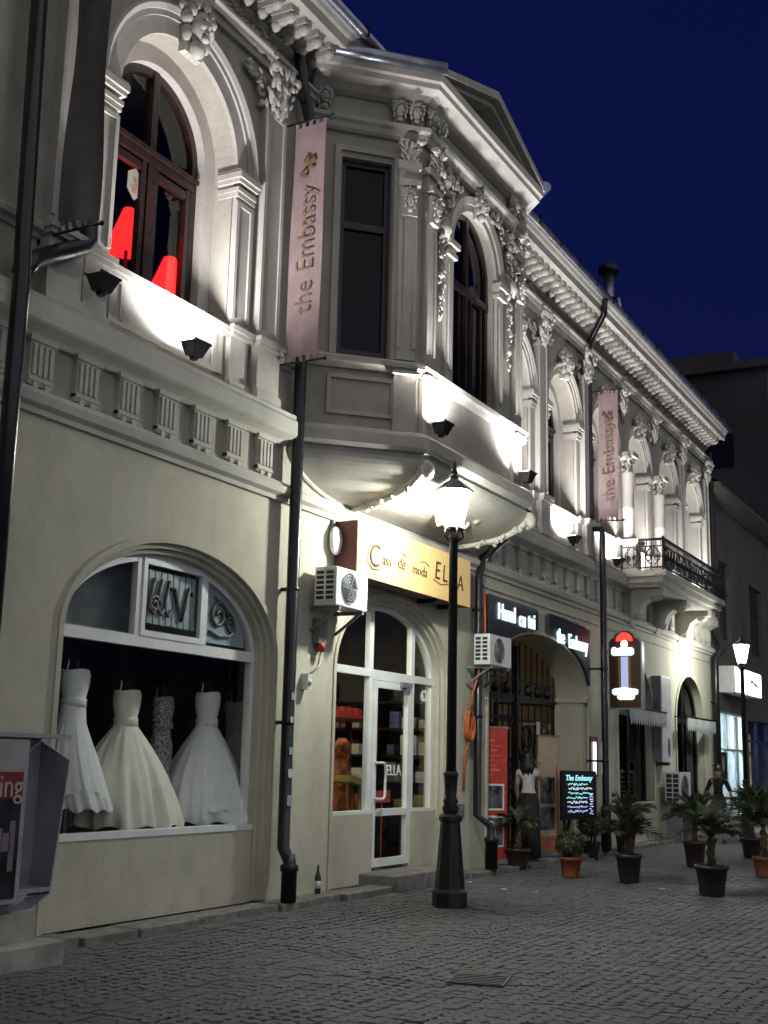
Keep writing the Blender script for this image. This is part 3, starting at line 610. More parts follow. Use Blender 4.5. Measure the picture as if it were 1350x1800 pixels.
# ------------------------------------------------------------------ shop window with dresses
def shop_parts():
    cx, zs, a, b, z0 = SHOP
    # stepped jamb mouldings
    for k, (o_, y_, d_) in enumerate(((0.0,.0,.035),(-.05,.06,.03),(-.10,.12,.03))):
        mb = MB(); mb.arch([(o_,y_-.02),(o_+.06,y_-.02),(o_+.06,y_+.2),(o_,y_+.2)], cx, zs, a-.02, b-.02, z0=0); obj('jamb_moulding', mb, P_WALL, house)
    obj('apron_wall', MB().box(cx-a+.02,cx+a-.02,.13,.30,-.02,.76), P_WALL, house)
    sw = thing('shop_window', '', '', (cx,.2,.76)); 
    for k_ in ('label','category'): del sw[k_]
    sw.parent = house; sw.matrix_parent_inverse = Matrix.Translation(-house.location)
    def sp(nm, m_, mt): o = obj(nm, m_, mt); o.parent = sw; o.matrix_parent_inverse = Matrix.Translation((-cx,-.2,-.76)); return o
    a2, b2 = a-.12, b-.12
    f = MB(); f.arch([(-.07,.19),(0,.19),(0,.26),(-.07,.26)], cx, zs, a2, b2, z0=.78)
    f.box(cx-a2,cx+a2,.185,.262,zs-.05,zs+.06); f.box(cx-a2-.04,cx+a2+.04,.12,.26,.74,.80)
    f.box(9.36,9.44,.187,.26,zs+.06,3.48); f.box(10.46,10.53,.187,.26,zs+.06,3.50)
    f.box(9.44,10.46,.175,.22,zs+.06,zs+.12); f.box(9.44,10.46,.175,.22,3.38,3.44); f.box(9.44,9.50,.175,.22,zs+.12,3.38); f.box(10.40,10.46,.175,.22,zs+.12,3.38)
    sp('frame', f, PVC)
    sp('pane', MB().box(cx-a2+.05,cx+a2-.05,.222,.228,.8,zs-.05), GLASS)
    for xa, xb in ((cx-a2+.02,9.36),(9.50,10.40),(10.53,cx+a2-.02)):
        n = 14; top = [(xa+(xb-xa)*i/n) for i in range(n+1)]
        pts = [(xa,zs+.06),(xb,zs+.06)]+[(x_, zs+(b2-.03)*math.sqrt(max(.002,1-((x_-cx)/(a2-.02))**2))+.0) for x_ in reversed(top)]
        sp('pane', MB().prism(pts, .222, .228), GLASS)
    # painted reflection of the lit sign opposite: curly mirrored lettering on pale backing
    pl = mat('pale_painted_reflection', (.32,.40,.42), .5, 0, .1, 8)
    ltr = mat('grey_reflected_lettering', (.10,.10,.09), .6)
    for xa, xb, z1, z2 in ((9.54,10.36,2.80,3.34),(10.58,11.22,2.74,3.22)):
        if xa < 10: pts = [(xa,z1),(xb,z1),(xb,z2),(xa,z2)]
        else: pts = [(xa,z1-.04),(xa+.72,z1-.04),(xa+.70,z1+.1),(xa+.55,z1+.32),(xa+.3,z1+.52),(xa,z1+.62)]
        sp('reflection_backing', MB().prism(pts, .232, .235), pl)
    def curl(pts, r_=.018): sp('lettering', MB().tube([(x_,.217,z_) for x_,z_ in pts], r_, 6), ltr)  # strokes of the reflected sign, painted on the glass
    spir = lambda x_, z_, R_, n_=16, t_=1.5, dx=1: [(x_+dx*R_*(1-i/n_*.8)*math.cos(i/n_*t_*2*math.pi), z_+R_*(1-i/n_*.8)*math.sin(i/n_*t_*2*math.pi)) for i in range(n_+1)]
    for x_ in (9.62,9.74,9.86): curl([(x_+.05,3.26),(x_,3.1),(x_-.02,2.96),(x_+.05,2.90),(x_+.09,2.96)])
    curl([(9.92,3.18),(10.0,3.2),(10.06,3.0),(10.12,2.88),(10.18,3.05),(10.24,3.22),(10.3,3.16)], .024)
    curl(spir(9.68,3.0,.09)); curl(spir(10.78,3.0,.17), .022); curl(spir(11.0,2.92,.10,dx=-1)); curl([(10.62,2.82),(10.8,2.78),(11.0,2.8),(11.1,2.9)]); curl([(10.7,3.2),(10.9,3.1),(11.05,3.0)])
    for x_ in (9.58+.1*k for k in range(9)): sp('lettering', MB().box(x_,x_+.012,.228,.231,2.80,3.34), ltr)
    obj('bulkhead', MB().box(7.25,12.6,.55,.60,2.72,4.2).box(7.25,12.6,.36,.60,2.62,2.70), mat('bulkhead_paint', (.34,.36,.34), .7, 0, .2, 3), house)
    # room
    rm = MB(); room(rm, 7.2, 12.62, .30, 2.4, .70, 4.3); obj('display_room', rm, ROOM, house)
    cu = mat('brown_curtain', (.10,.035,.025), .8, 0, .3, 8)
    for x_ in (8.7,10.1,11.25,12.3):
        pts = [(x_+.1*k-.2, .03*math.sin(k*2.2)) for k in range(5)]; b_ = MB(); b_.prismz([(p_[0],1.85+p_[1]) for p_ in pts]+[(p_[0],1.95+p_[1]) for p_ in reversed(pts)], .75, 3.6); obj('curtain', b_, cu, house)
shop_parts()

def dress(label, x, y, z0, ztop, r0, col, train=0, seed=0, sheen=False, straps=True):
    t_ = thing('wedding_dress' if not sheen else 'evening_dress', label, 'dress', (x,y,z0))
    q = random.Random(seed); h = ztop-z0; rows = []; n = 84
    prof = [(0,r0*.98),(.03,r0),(.14,r0*.95),(.26,r0*.87),(.38,r0*.76),(.50,r0*.61),(.60,r0*.46),(.68,r0*.32),(.735,.135),(.77,.118),(.82,.135),(.88,.155),(.94,.165),(.98,.15)]
    if sheen: prof = [(0,r0*1.1),(.1,r0),(.35,r0*.8),(.5,r0*.85),(.6,r0*.9),(.68,.12),(.74,.11),(.82,.13),(.9,.15),(.97,.13)]
    b = MB(); ph = [q.uniform(0,6.28) for _ in range(6)]
    for u_, rr in prof:
        row = []
        for j in range(n):
            a = 2*math.pi*j/n; fold = (math.sin(a*13+ph[0]+.8*math.sin(u_*5))*.5+math.sin(a*21+ph[1]+u_*2)*.45+math.sin(a*5+ph[2])*.5)*.060*max(0,(1-u_/.74))**.7*rr/.5
            e = 1+fold/max(rr,.1)
            row.append((x+rr*e*math.cos(a)*(1 if u_ > .6 else 1)+(train*(1-u_/.6)**2 if u_ < .6 else 0), y+rr*e*.80*math.sin(a), z0+u_*h+(.02*math.sin(a*9+ph[0]) if u_ < .02 else 0)+(.03*abs(math.sin(a*1.0)) if u_ > .93 else 0)))
        rows.append(row)
    m_ = len(rows); b.add([v for r_ in rows for v in r_], [(i*n+j,i*n+(j+1)%n,(i+1)*n+(j+1)%n,(i+1)*n+j) for i in range(m_-1) for j in range(n)], True)
    fm = mat('dress_fabric', col, .8, 0, .035, 9, .06, 60)
    pb_ = fm.node_tree.nodes['Principled BSDF']; pb_.inputs['Subsurface Weight'].default_value = .25; pb_.inputs['Subsurface Radius'].default_value = (.05,.05,.05); pb_.inputs['Sheen Weight'].default_value = .4
    if sheen: fm = mat('sequin_fabric', col, .25, .7, .6, 60, .8, 120)
    obj('gown', b, fm, t_)
    if not sheen:           # a sheer overskirt with an uneven hem
        for ti, (ua, ub) in enumerate(((.12,.73),) if seed in (1,4) else ()):
            b = MB(); rws = []
            for w_ in range(6):
                u_ = ub+(ua-ub)*w_/5; row = []
                rb = [p_ for p_ in prof]
                for a_, c_ in zip(rb, rb[1:]):
                    if a_[0] <= u_ <= c_[0]: rr = a_[1]+(c_[1]-a_[1])*(u_-a_[0])/(c_[0]-a_[0]); break
                for j_ in range(n):
                    a = 2*math.pi*j_/n; e = 1.015+.012*w_/5+.022*math.sin(a*17+ph[3]+ti)*w_/5
                    row.append((x+rr*e*math.cos(a)+(train*(1-u_/.6)**2 if u_ < .6 else 0), y+rr*e*.80*math.sin(a), z0+u_*h+(.035*math.sin(a*4+ph[4]+ti*2)+.02*math.sin(a*13+ph[5]))*(w_/5)**2))
                rws.append(row)
            b.add([v for r_ in rws for v in r_], [(i*n+j_,i*n+(j_+1)%n,(i+1)*n+(j_+1)%n,(i+1)*n+j_) for i in range(5) for j_ in range(n)], True); obj('tulle_overskirt', b, fm, t_)
    obj('waistband', MB().lathe([(.128,z0+.735*h),(.124,z0+.765*h),(.128,z0+.79*h)], x, y, 20), fm, t_)
    if straps:
        obj('shoulder_strap', MB().tube([(x-.13,y,z0+.95*h),(x-.09,y+.01,z0+1.05*h),(x-.05,y+.05,z0+1.07*h)], .008, 6), fm, t_)
        obj('mannequin_neck', MB().tube([(x,y,z0+.95*h),(x,y,z0+1.08*h)], .03, 8), DARK, t_)
    obj('stand', MB().tube([(x,y,.72),(x,y,z0+.3)], .02, 8), GREY, t_)
    return t_
dress('white mermaid wedding dress at the left end of the shop window', 9.05, .62, .98, 2.30, .34, (.88,.87,.85), .18, 1)
dress('ivory wide-skirted wedding dress, second from the left in the shop window', 9.98, .74, .80, 2.16, .62, (.84,.80,.68), .06, 2)
dress('silver sequin slim evening dress between the two wide wedding dresses', 10.72, .86, .80, 2.15, .17, (.60,.55,.52), 0, 3, True)
dress('white tulle wedding dress with full skirt, nearest the middle right of the window', 11.32, .70, .80, 2.22, .58, (.88,.88,.87), .05, 4)
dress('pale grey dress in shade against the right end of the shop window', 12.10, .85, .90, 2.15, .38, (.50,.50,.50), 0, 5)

# ------------------------------------------------------------------ shop door bay (number 63)
def door_parts():
    cx, zs, a, b, z0 = DOOR
    for k, (o_, y_) in enumerate(((0.0,.0),(-.05,.06),(-.10,.12))):
        mb = MB(); mb.arch([(o_,y_-.02),(o_+.06,y_-.02),(o_+.06,y_+.2),(o_,y_+.2)], cx, zs, a-.02, b-.02, z0=0); obj('jamb_moulding', mb, P_WALL, house)
    obj('apron_wall', MB().box(cx-a+.02,14.22,.13,.30,-.02,.84), P_WALL, house); obj('apron_wall', MB().box(15.40,cx+a-.02,.13,.30,-.02,.84), P_WALL, house)
    sw = thing('shop_entrance', '', '', (cx,.2,.1))
    for k_ in ('label','category'): del sw[k_]
    sw.parent = house; sw.matrix_parent_inverse = Matrix.Translation(-house.location)
    def sp(nm, m_, mt): o = obj(nm, m_, mt); o.parent = sw; o.matrix_parent_inverse = Matrix.Translation((-cx,-.2,-.1)); return o
    a2, b2 = a-.12, b-.12
    f = MB(); f.arch([(-.07,.19),(0,.19),(0,.26),(-.07,.26)], cx, zs, a2, b2, z0=.86)
    f.box(cx-a2,cx+a2,.185,.262,zs-.03,zs+.07); f.box(cx-a2-.03,14.2,.14,.26,.82,.88); f.box(15.42,cx+a2+.03,.14,.26,.82,.88)
    f.box(14.15,14.25,.187,.264,.12,3.55); f.box(15.36,15.46,.187,.264,.12,3.50); f.box(14.25,15.36,.187,.26,2.56,2.60)
    sp('frame', f, PVC)
    d = MB(); d.box(14.26,14.36,.17,.24,.16,2.55); d.box(15.25,15.35,.17,.24,.16,2.55); d.box(14.36,15.25,.17,.24,2.46,2.55); d.box(14.36,15.25,.17,.24,.16,.26); d.box(14.36,15.25,.17,.24,.80,.89)
    dr = sp('door', d, PVC)
    sp('door_handle', MB().tube([(14.33,.17,1.02),(14.33,.09,1.02),(14.40,.08,1.02),(14.45,.08,1.06),(14.45,.08,1.44),(14.40,.08,1.48),(14.33,.09,1.48),(14.33,.17,1.48)], .018, 8), WHITE)
    sp('door_closer', MB().box(15.0,15.28,.12,.17,2.50,2.57).box(15.12,15.16,.10,.17,2.40,2.52), GREY)
    for (xa,xb,za,zb) in ((cx-a2+.05,14.15,.88,2.59),(15.46,cx+a2-.05,.88,2.59),(14.36,15.25,.26,.80),(14.36,15.25,.89,2.46)): sp('pane', MB().box(xa,xb,.213,.219,za,zb), GLASS)
    for xa, xb in ((cx-a2+.02,14.15),(14.25,15.36),(15.46,cx+a2-.02)):
        n = 14; top = [(xa+(xb-xa)*i/n) for i in range(n+1)]
        pts = [(xa,zs+.07),(xb,zs+.07)]+[(x_, zs+(b2-.03)*math.sqrt(max(.002,1-((x_-cx)/(a2-.02))**2))) for x_ in reversed(top)]
        sp('pane', MB().prism(pts, .213, .219), GLASS)
    rm = MB(); room(rm, 12.66, 17.2, .30, 3.6, -.01, 3.95); obj('shop_room', rm, mat('shop_room_paint', (.11,.10,.085), .9, 0, .2, 2), house)
    obj('door_step', MB().box(13.9,15.75,-.42,.18,-.10,.12), STONE, house, .02)
    return sp
sp = door_parts()
def text_mesh(s_, size, shear=0, ext=.004, bold=0, sx=1.0):
    cu = bpy.data.curves.new('text', 'FONT'); cu.body = s_; cu.size = size; cu.shear = shear; cu.extrude = ext; cu.offset = bold; cu.align_x = 'CENTER'; cu.align_y = 'CENTER'; cu.resolution_u = 3
    ob = bpy.data.objects.new('text', cu); C.objects.link(ob); dg = bpy.context.evaluated_depsgraph_get(); dg.update()
    me = bpy.data.meshes.new_from_object(ob.evaluated_get(dg)); bpy.data.objects.remove(ob)
    for v in me.vertices: v.co.x *= sx
    return me
def put_text(s_, size, loc, rot, m_, parent, nm='lettering', **k):
    me = text_mesh(s_, size, **k); me.materials.append(m_)
    o = bpy.data.objects.new(nm, me); C.objects.link(o); o.parent = parent
    pl = parent.matrix_basis if parent.parent is None else parent.matrix_basis
    o.matrix_parent_inverse = (Matrix.Translation(parent.location)@parent.rotation_euler.to_matrix().to_4x4()).inverted()
    o.location = loc; o.rotation_euler = rot; return o
FRONT = (math.pi/2, 0, 0)                   # text readable from the street
LEFT = (math.pi/2, 0, -math.pi/2)           # text readable from -X
WHL = mat('white_lettering', (.75,.75,.74), .5)
tn = tag(obj('house_number', text_mesh('63', .21, bold=.010), WHL), 'white house number 63 on the shop door side pane', 'number'); tn.location = (15.80,.200,2.42); tn.rotation_euler = FRONT
tl = tag(obj('door_lettering', text_mesh('ELLA', .20), WHL), 'thin white lettering ELLA on the shop door glass', 'lettering'); tl.location = (14.92,.204,1.38); tl.rotation_euler = FRONT

# goods inside the shop
def shelf_unit():
    t_ = thing('shelf_unit', 'dark wooden shelf unit with goods behind the shop door glass', 'shelf', (16.9,1.9,0))
    for z in (.35,.8,1.2,1.6,2.0,2.4): obj('shelf', MB().box(16.62,17.12,.5,3.4,z-.03,z), WOOD, t_)
    for y_ in (.5,1.45,2.4,3.35): obj('upright', MB().box(16.62,17.12,y_-.02,y_+.02,0,2.7), WOOD, t_)
shelf_unit()
gn = ['grey','navy blue','red','cream','white','brown','pale blue','yellow']; sh = {.35:'bottom',.8:'lowest',1.2:'second lowest',1.6:'second highest',2.0:'highest'}
gc = [mat('box_'+str(i), c, .6) for i, c in enumerate(((.30,.30,.31),(.07,.09,.20),(.30,.06,.06),(.42,.37,.28),(.45,.45,.45),(.25,.15,.07),(.22,.30,.36),(.30,.22,.07)))]
q = random.Random(11); k = 0
for z in (.8,1.2,1.6,2.0):
    y_ = .58; cnt = {}
    while y_ < 3.2:
        w_ = q.uniform(.12,.30); h_ = q.uniform(.12,.30)
        if all(not (y_-.03 < u_ < y_+w_+.03) for u_ in (.5,1.45,2.4,3.35)):
            b = MB().box(16.68,17.0,y_,y_+w_,z+.001,z+h_); b.box(16.67,16.68,y_+.01,y_+w_-.01,z+h_*.3,z+h_*.6)
            ci = q.randrange(8); cnt[ci] = cnt.get(ci,0)+1; od = ('front','second','third','fourth','fifth','sixth')[cnt[ci]-1]
            tag(obj('carton', b, gc[ci], None, .006), od+' '+gn[ci]+' carton on the '+sh[z]+' filled shelf behind the shop door', 'carton', 'cartons on the shop shelves')
        y_ += w_+q.uniform(.03,.10)
b = MB(); fx, fz = fac(612, 1252, -1.2)
for i in range(4):
    xb = fx-.30+.20*i; b.hexa([(xb-.09,1.15,fz-.09),(xb+.09,1.15,fz-.09),(xb+.09,1.30,fz-.09),(xb-.09,1.30,fz-.09),(xb-.07,1.19,fz+.07),(xb+.07,1.19,fz+.07),(xb+.07,1.26,fz+.07),(xb-.07,1.26,fz+.07)])
tag(obj('red_bag', b, mat('red_leather', (.30,.025,.02), .4)), 'row of glossy red bags high behind the left door pane', 'bags')
tag(obj('bag_shelf', MB().box(fx-.5,fx+.5,1.0,1.5,fz-.13,fz-.092).box(fx+.42,fx+.48,1.4,1.48,0,fz-.13).box(fx-.48,fx-.42,1.4,1.48,0,fz-.13), WOOD), 'dark stand holding the red bags behind the left pane', 'stand')
fx, fz = fac(600, 1345, -.9)
b = MB(); b.lathe([(.24,.75),(.23,.8),(.20,1.0),(.16,1.25),(.12,1.42),(.095,1.5),(.12,1.62),(.125,1.72),(.05,1.80)], fx, .9, 18); b.lathe([(.02,0),(.02,.8)], fx, .9, 8); b.lathe([(.16,0),(.15,.03)], fx, .9, 12)
tag(obj('orange_dress', b, mat('orange_cloth', (.30,.08,.015), .8, 0, .5, 9, .5, 20)), 'orange dress on a stand behind the left door pane', 'dress')
b = MB(); fx, fz = fac(612, 1367, -.6); b.hexa([(fx-.1,.5,fz-.05),(fx+.45,.5,fz-.12),(fx+.45,.8,fz-.12),(fx-.1,.8,fz-.05),(fx-.1,.5,fz+.03),(fx+.45,.5,fz-.04),(fx+.45,.8,fz-.04),(fx-.1,.8,fz+.03)]); b.box(fx+.02,fx+.05,.62,.65,0,fz-.04); b.box(fx+.36,fx+.39,.62,.65,0,fz-.1)
tag(obj('low_table', b, mat('yellow_cloth', (.35,.27,.06), .7)), 'small slanting yellow topped table behind the left pane', 'table')
fx, fz = fac(674, 1400, -.5); b = MB().box(fx-.2,fx+.2,.5,.52,fz-.08,fz+.08); b.box(fx-.01,fx+.01,.52,.53,0,fz)
tag(obj('red_notice', b, mat('red_card', (.42,.05,.045), .6)), 'small red notice low behind the door glass', 'notice')
b = thing('ceiling_lamp', 'flat white ceiling lamp inside the shop behind the door', 'lamp', (14.0,1.5,3.6))
obj('diffuser', MB().box(13.4,14.6,1.2,1.8,3.60,3.64), emis('ceiling_diffuser', (1.0,.88,.66), 20), b); obj('housing', MB().box(13.36,14.64,1.16,1.84,3.64,3.72), WHITE, b); obj('ceiling_rod', MB().tube([(14,1.5,3.7),(14,1.5,3.95)], .02, 6), GREY, b)

# ------------------------------------------------------------------ yellow sign
ys = thing('shop_sign', 'yellow box sign reading Casa de moda ELLA above the shop door', 'sign', (15.05,-.25,3.8))
YB = (12.80,16.16,-.34,-.02,3.72,4.40)
yb = emis('yellow_sign_face', (1.0,.66,.20), .10); yb.node_tree.nodes['Principled BSDF'].inputs['Base Color'].default_value = (.60,.43,.19,1)
obj('face', MB().box(YB[0],YB[1],-.345,-.33,YB[4],YB[5]), yb, ys); obj('casing', MB().box(YB[0],YB[1],-.33,-.02,YB[4],YB[5]), mat('maroon_casing', (.10,.02,.02), .5), ys)
TXT = mat('dark_brown_lettering', (.05,.022,.012), .6)
for s_, px_, py_, sz in (('C',658,978,.42),('asa',680,986,.20),('de',706,991,.23),('moda',738,1004,.20),('E',769,1004,.36),('L',782,1010,.34),('L',794,1016,.34),('A',809,1026,.32)):
    x_, z_ = fac(px_, py_, .352); put_text(s_, sz, (x_,-.352,z_), FRONT, TXT, ys, shear=.12, bold=-.0025)
def fl(pp, r_=.006): obj('flourish', MB().tube([(fac(a_,b_,.352)[0],-.352,fac(a_,b_,.352)[1]) for a_,b_ in pp], r_, 6), TXT, ys)
fl([(650,962),(645,985),(655,1000),(668,1002)]); fl([(700,972),(708,972),(714,980)]); fl([(740,988),(748,988),(754,996)]); fl([(762,1018),(775,1028),(790,1026),(800,1040)])
for x_ in (15.1,15.75): obj('sign_bracket', MB().box(x_,x_+.07,-.30,-.01,3.66,3.73), IRON, ys)

# ------------------------------------------------------------------ air conditioners
def aircon(label, x0, x1, y0, y1, z0, z1, bracket=True):
    t_ = thing('air_conditioner', label, 'air conditioner', ((x0+x1)/2, y1, z0), 0, None)
    obj('casing', MB().box(x0,x1,y0,y1,z0,z1), WHITE, t_, .012)
    cx, cz, r_ = x0+(x1-x0)*.40, (z0+z1)/2, (z1-z0)*.40
    b = MB(); 
    for k in range(1,6): 
        rr = r_*k/5; pts = [(cx+rr*math.cos(a*math.pi/12), y0-.012, cz+rr*math.sin(a*math.pi/12)) for a in range(25)]; b.tube(pts, .006, 4)
    for a in range(6): b.bar((cx,y0-.014,cz),(cx+r_*math.cos(a*math.pi/3),y0-.014,cz+r_*math.sin(a*math.pi/3)),.008)
    obj('fan_grille', b, GREY, t_)
    obj('fan_opening', MB().add([(cx+r_*math.cos(a*math.pi/12), y0-.003, cz+r_*math.sin(a*math.pi/12)) for a in range(24)], [tuple(range(24))]), mat('fan_well', (.10,.10,.10), .5), t_)
    b = MB()
    for a in range(3):
        w_ = a*2.09+.4; p = Vector((math.cos(w_),0,math.sin(w_))); n_ = Vector((-p.z,0,p.x)); c_ = Vector((cx,y0-.006,cz))
        b.add([c_+p*.03, c_+p*r_*.9+n_*.03, c_+p*r_*.85-n_*.10, c_+p*.05-n_*.05], [(0,1,2,3)])
    obj('fan_blades', b, GREY, t_)
    obj('side_vent', MB().box(x0-.006,x0+.001,y0+.04,y1-.03,z0+.05,z1-.05), mat('vent_black', (.012,.012,.014), .5), t_)
    for k in range(6):
        zz = z0+.05+(z1-z0-.1)*k/6; obj('side_slat', MB().box(x0-.014,x0-.004,y0+.03,y1-.02,zz,zz+.018), WHITE, t_)
    obj('side_slat', MB().box(x0-.015,x0-.004,(y0+y1)/2-.012,(y0+y1)/2+.012,z0+.03,z1-.03), WHITE, t_)
    if bracket:
        for x_ in (x0+.1, x1-.1): obj('bracket', MB().box(x_-.02,x_+.02,y0,-.005,z0-.045,z0-.003).bar((x_,y0+.05,z0-.04),(x_,-.01,z0-.28),.03), GREY, t_)
    else:
        for x_ in (x0+.1, x1-.1): obj('foot', MB().box(x_-.04,x_+.04,y0,y1,-.10,z0+.01), GREY, t_)
    return t_
aircon('white air conditioner with dark side grille left of the yellow sign', 12.22, 12.98, -.40, -.10, 3.28, 3.74)
aircon('white air conditioner on the downpipe left of the lit black sign', 16.72, 17.56, -.42, -.16, 2.94, 3.40)
aircon('white air conditioner standing low under the tall wall cabinet', 27.1, 28.0, -.48, -.14, .72, 1.42, False)
b = thing('junction_box', 'grey electrical box with a red knob below the first air conditioner', 'box', (12.4,-.06,2.9)); obj('casing', MB().box(12.36,12.56,-.10,-.002,2.85,3.15), STONE, b, .01); obj('knob', MB().lathe([(.05,2.76),(.06,2.82),(.05,2.86)], 12.46, -.07, 10), mat('red_knob', (.4,.05,.02), .5), b)
obj('cable', MB().tube([(12.5,-.03,3.2),(12.62,-.02,2.9),(12.52,-.02,2.6),(12.2,-.02,2.45)], .012, 6), WHITE, b)
b = tag(obj('orange_cable', MB().tube([(17.2,-.12,4.1),(17.05,-.20,3.5),(16.85,-.18,2.8),(16.75,-.06,2.3)]+[(16.75+.11*math.cos(a*.5),-.05-.002*a,2.05+.22*math.sin(a*.5)) for a in range(3,40)]+[(16.7,-.04,1.6),(16.68,-.03,1.1)], .018, 6), mat('orange_rubber', (.50,.12,.03), .6)), 'orange cable coiled on the wall right of the lamp post', 'cable')
b = tag(obj('wall_vent', MB().box(16.55,16.75,-.02,-.002,.72,.92).box(16.57,16.73,-.025,-.019,.75,.78).box(16.57,16.73,-.025,-.019,.82,.85), STONE), 'small square wall vent near the ground right of the lamp post', 'vent')
b = tag(obj('wall_light', MB().box(12.15,12.24,-.10,-.002,2.30,2.48).blob((12.19,-.11,2.38),(.03,.02,.03)), WHITE), 'tiny white intercom on the wall right of the first downpipe', 'intercom')
b = thing('wall_spotlight', 'small round white floodlight on the wall beside the yellow sign', 'wall lamp', (12.75,-.1,4.1)); obj('disc', MB().blob((12.72,-.08,4.14),(.13,.06,.18),None,14,8), WHITE, b); obj('arm', MB().box(12.70,12.74,-.05,0,4.25,4.42), GREY, b)

# ------------------------------------------------------------------ gate passage
mb = MB()
rm = MB(); room(rm, 17.3, 22.6, .62, 5.0, -.012, 4.1); obj('passage', rm, P_IN, house)
pts = arch_pts(*GATE[:4], 0); ring = MB(); ring.arch([(0,-.03),(.06,-.03),(.06,.01),(0,.01)], GATE[0], GATE[1], GATE[2], GATE[3], n=32, z0=0); obj('gate_archivolt', ring, P_WALL, house)
obj('passage_plinth', MB().box(22.12,22.30,.02,.6,0,2.68).box(22.08,22.31,-.06,.62,2.66,2.74), P_WALL, house)
gate = thing('iron_gate', 'tall black wrought iron gate with scrolls in the archway', 'gate', (20,.5,0))
gz = lambda x_: GATE[1]+GATE[3]*math.sqrt(max(0,1-((x_-GATE[0])/GATE[2])**2))-.06
def leaf(x0, x1, y, nm, ya=None):
    ya = y if ya is None else ya
    Y = lambda x_: y+(ya-y)*(x_-x0)/(x1-x0)
    b = MB(); 
    for x_ in (x0,x1): b.bar((x_,Y(x_),.08),(x_,Y(x_),min(gz(x_),2.62)),.07)
    for z in (.12,1.05,2.30,2.60): b.bar((x0,Y(x0),z),(x1,Y(x1),z),.05)
    n = 9
    for i in range(1,n): x_ = x0+(x1-x0)*i/n; b.bar((x_,Y(x_),.12),(x_,Y(x_),2.60),.022)
    fr = obj(nm, b, IRON, gate)
    b = MB(); cx = (x0+x1)/2
    def sc(cx_, cz, R_, s_=1, n_=22, t_=1.35, r_=.022): b.tube([(cx_+s_*R_*(1-.55*i/n_)*math.cos(-math.pi/2+i/n_*t_*2*math.pi), Y(cx_)-.03, cz+R_*(1-.55*i/n_)*math.sin(-math.pi/2+i/n_*t_*2*math.pi)) for i in range(n_+1)], r_, 6)
    for s_ in (-1,1):
        sc(cx, 1.98, .27, s_); sc(cx+s_*.42, 1.40, .30, -s_); b.tube([(cx+s_*(x1-x0)*.47,Y(cx),2.28),(cx+s_*.3,Y(cx)-.03,1.6),(cx,Y(cx)-.03,1.05)], .028, 6)
        b.tube([(cx+s_*.52,Y(cx)-.03,.15),(cx+s_*.50,Y(cx)-.03,.7),(cx+s_*.3,Y(cx)-.03,1.15),(cx,Y(cx)-.03,1.05)], .026, 6)
    b.blob((cx,Y(cx)-.04,1.05),(.09,.04,.12))
    obj('scrollwork', b, IRON, gate)
leaf(17.75, 20.05, .55, 'gate_leaf'); leaf(20.9, 22.15, 1.25, 'gate_leaf', .6)
obj('gate_post', MB().box(20.06,20.16,.50,.60,0,3.55), IRON, gate)
b = MB()
for i in range(16):
    x_ = 17.8+i*.28
    if gz(x_) > 2.7: b.bar((x_,.55,2.62),(x_,.55,gz(x_)),.025)
b.bar((17.7,.55,2.66),(22.2,.55,2.66),.06); b.bar((17.9,.55,2.95),(22.0,.55,2.95),.04)
for i in range(8): b.lathe([(.06,2.70),(.09,2.80),(.06,2.90)], 18.2+i*.5, .55, 8)
obj('gate_fanlight', b, IRON, gate)
b = tag(obj('notice_card', MB().box(20.5,20.66,.30,.31,2.0,2.25).box(20.56,20.58,.31,.6,2.2,2.22), WHITE), 'small white paper notice fixed to the gate post', 'notice')
pl = thing('passage_lamp', 'warm lamp hanging inside the gate passage', 'lamp', (19.2,3.4,3.7)); obj('shade', MB().lathe([(.02,3.95),(.05,3.92),(.16,3.7),(.15,3.69)], 19.2, 3.4, 14), IRON, pl); obj('bulb', MB().blob((19.2,3.4,3.66),(.06,.06,.07)), emis('warm_bulb', (1,.75,.4), 8), pl); obj('cord', MB().tube([(19.2,3.4,3.95),(19.2,3.4,4.09)], .01, 6), IRON, pl)
ld = bpy.data.lights.new('passage_lamp_light', 'POINT'); ld.energy = 2.6; ld.color = (1,.80,.48); ld.shadow_soft_size = .06; lo = bpy.data.objects.new('passage_lamp_light', ld); C.objects.link(lo); lo.location = (19.2,3.4,3.55)

# black signs over the arch
BS = mat('charcoal_sign', (.045,.04,.055), .45, 0, .15, 3); NEON = emis('white_neon', (.62,.92,1.0), 1.3)
def arch_sign(label, x0, x1, z1, texts):
    t_ = thing('arch_sign', label, 'sign', ((x0+x1)/2,-.1,z1-1))
    n = 16; pts = [(x0,z1),(x1,z1)]+[(x1-(x1-x0)*i/n, max(gz(x1-(x1-x0)*i/n)+.12, 2.95)) for i in range(n+1)]
    obj('board', MB().prism(list(reversed(pts)), -.10, -.035), BS, t_)
    for s_, sz, x_, z_, sx in texts: put_text(s_, sz, (x_,-.115,z_), FRONT, NEON, t_, bold=.004, sx=sx, ext=.01)
arch_sign('charcoal sign with white lit letters Hanul cu tei over the left of the gate arch', 17.42, 19.55, 4.10, [('Hanul', .36, 18.12, 3.86, .86), ('cu', .36, 18.78, 3.84, .86), ('tei', .36, 19.20, 3.85, .86)])
arch_sign('charcoal sign with white lit letters the Embassy over the right of the gate arch', 20.1, 22.25, 4.10, [('the', .36, 20.62, 3.74, .86), ('Embassy', .36, 21.55, 3.70, .86)])

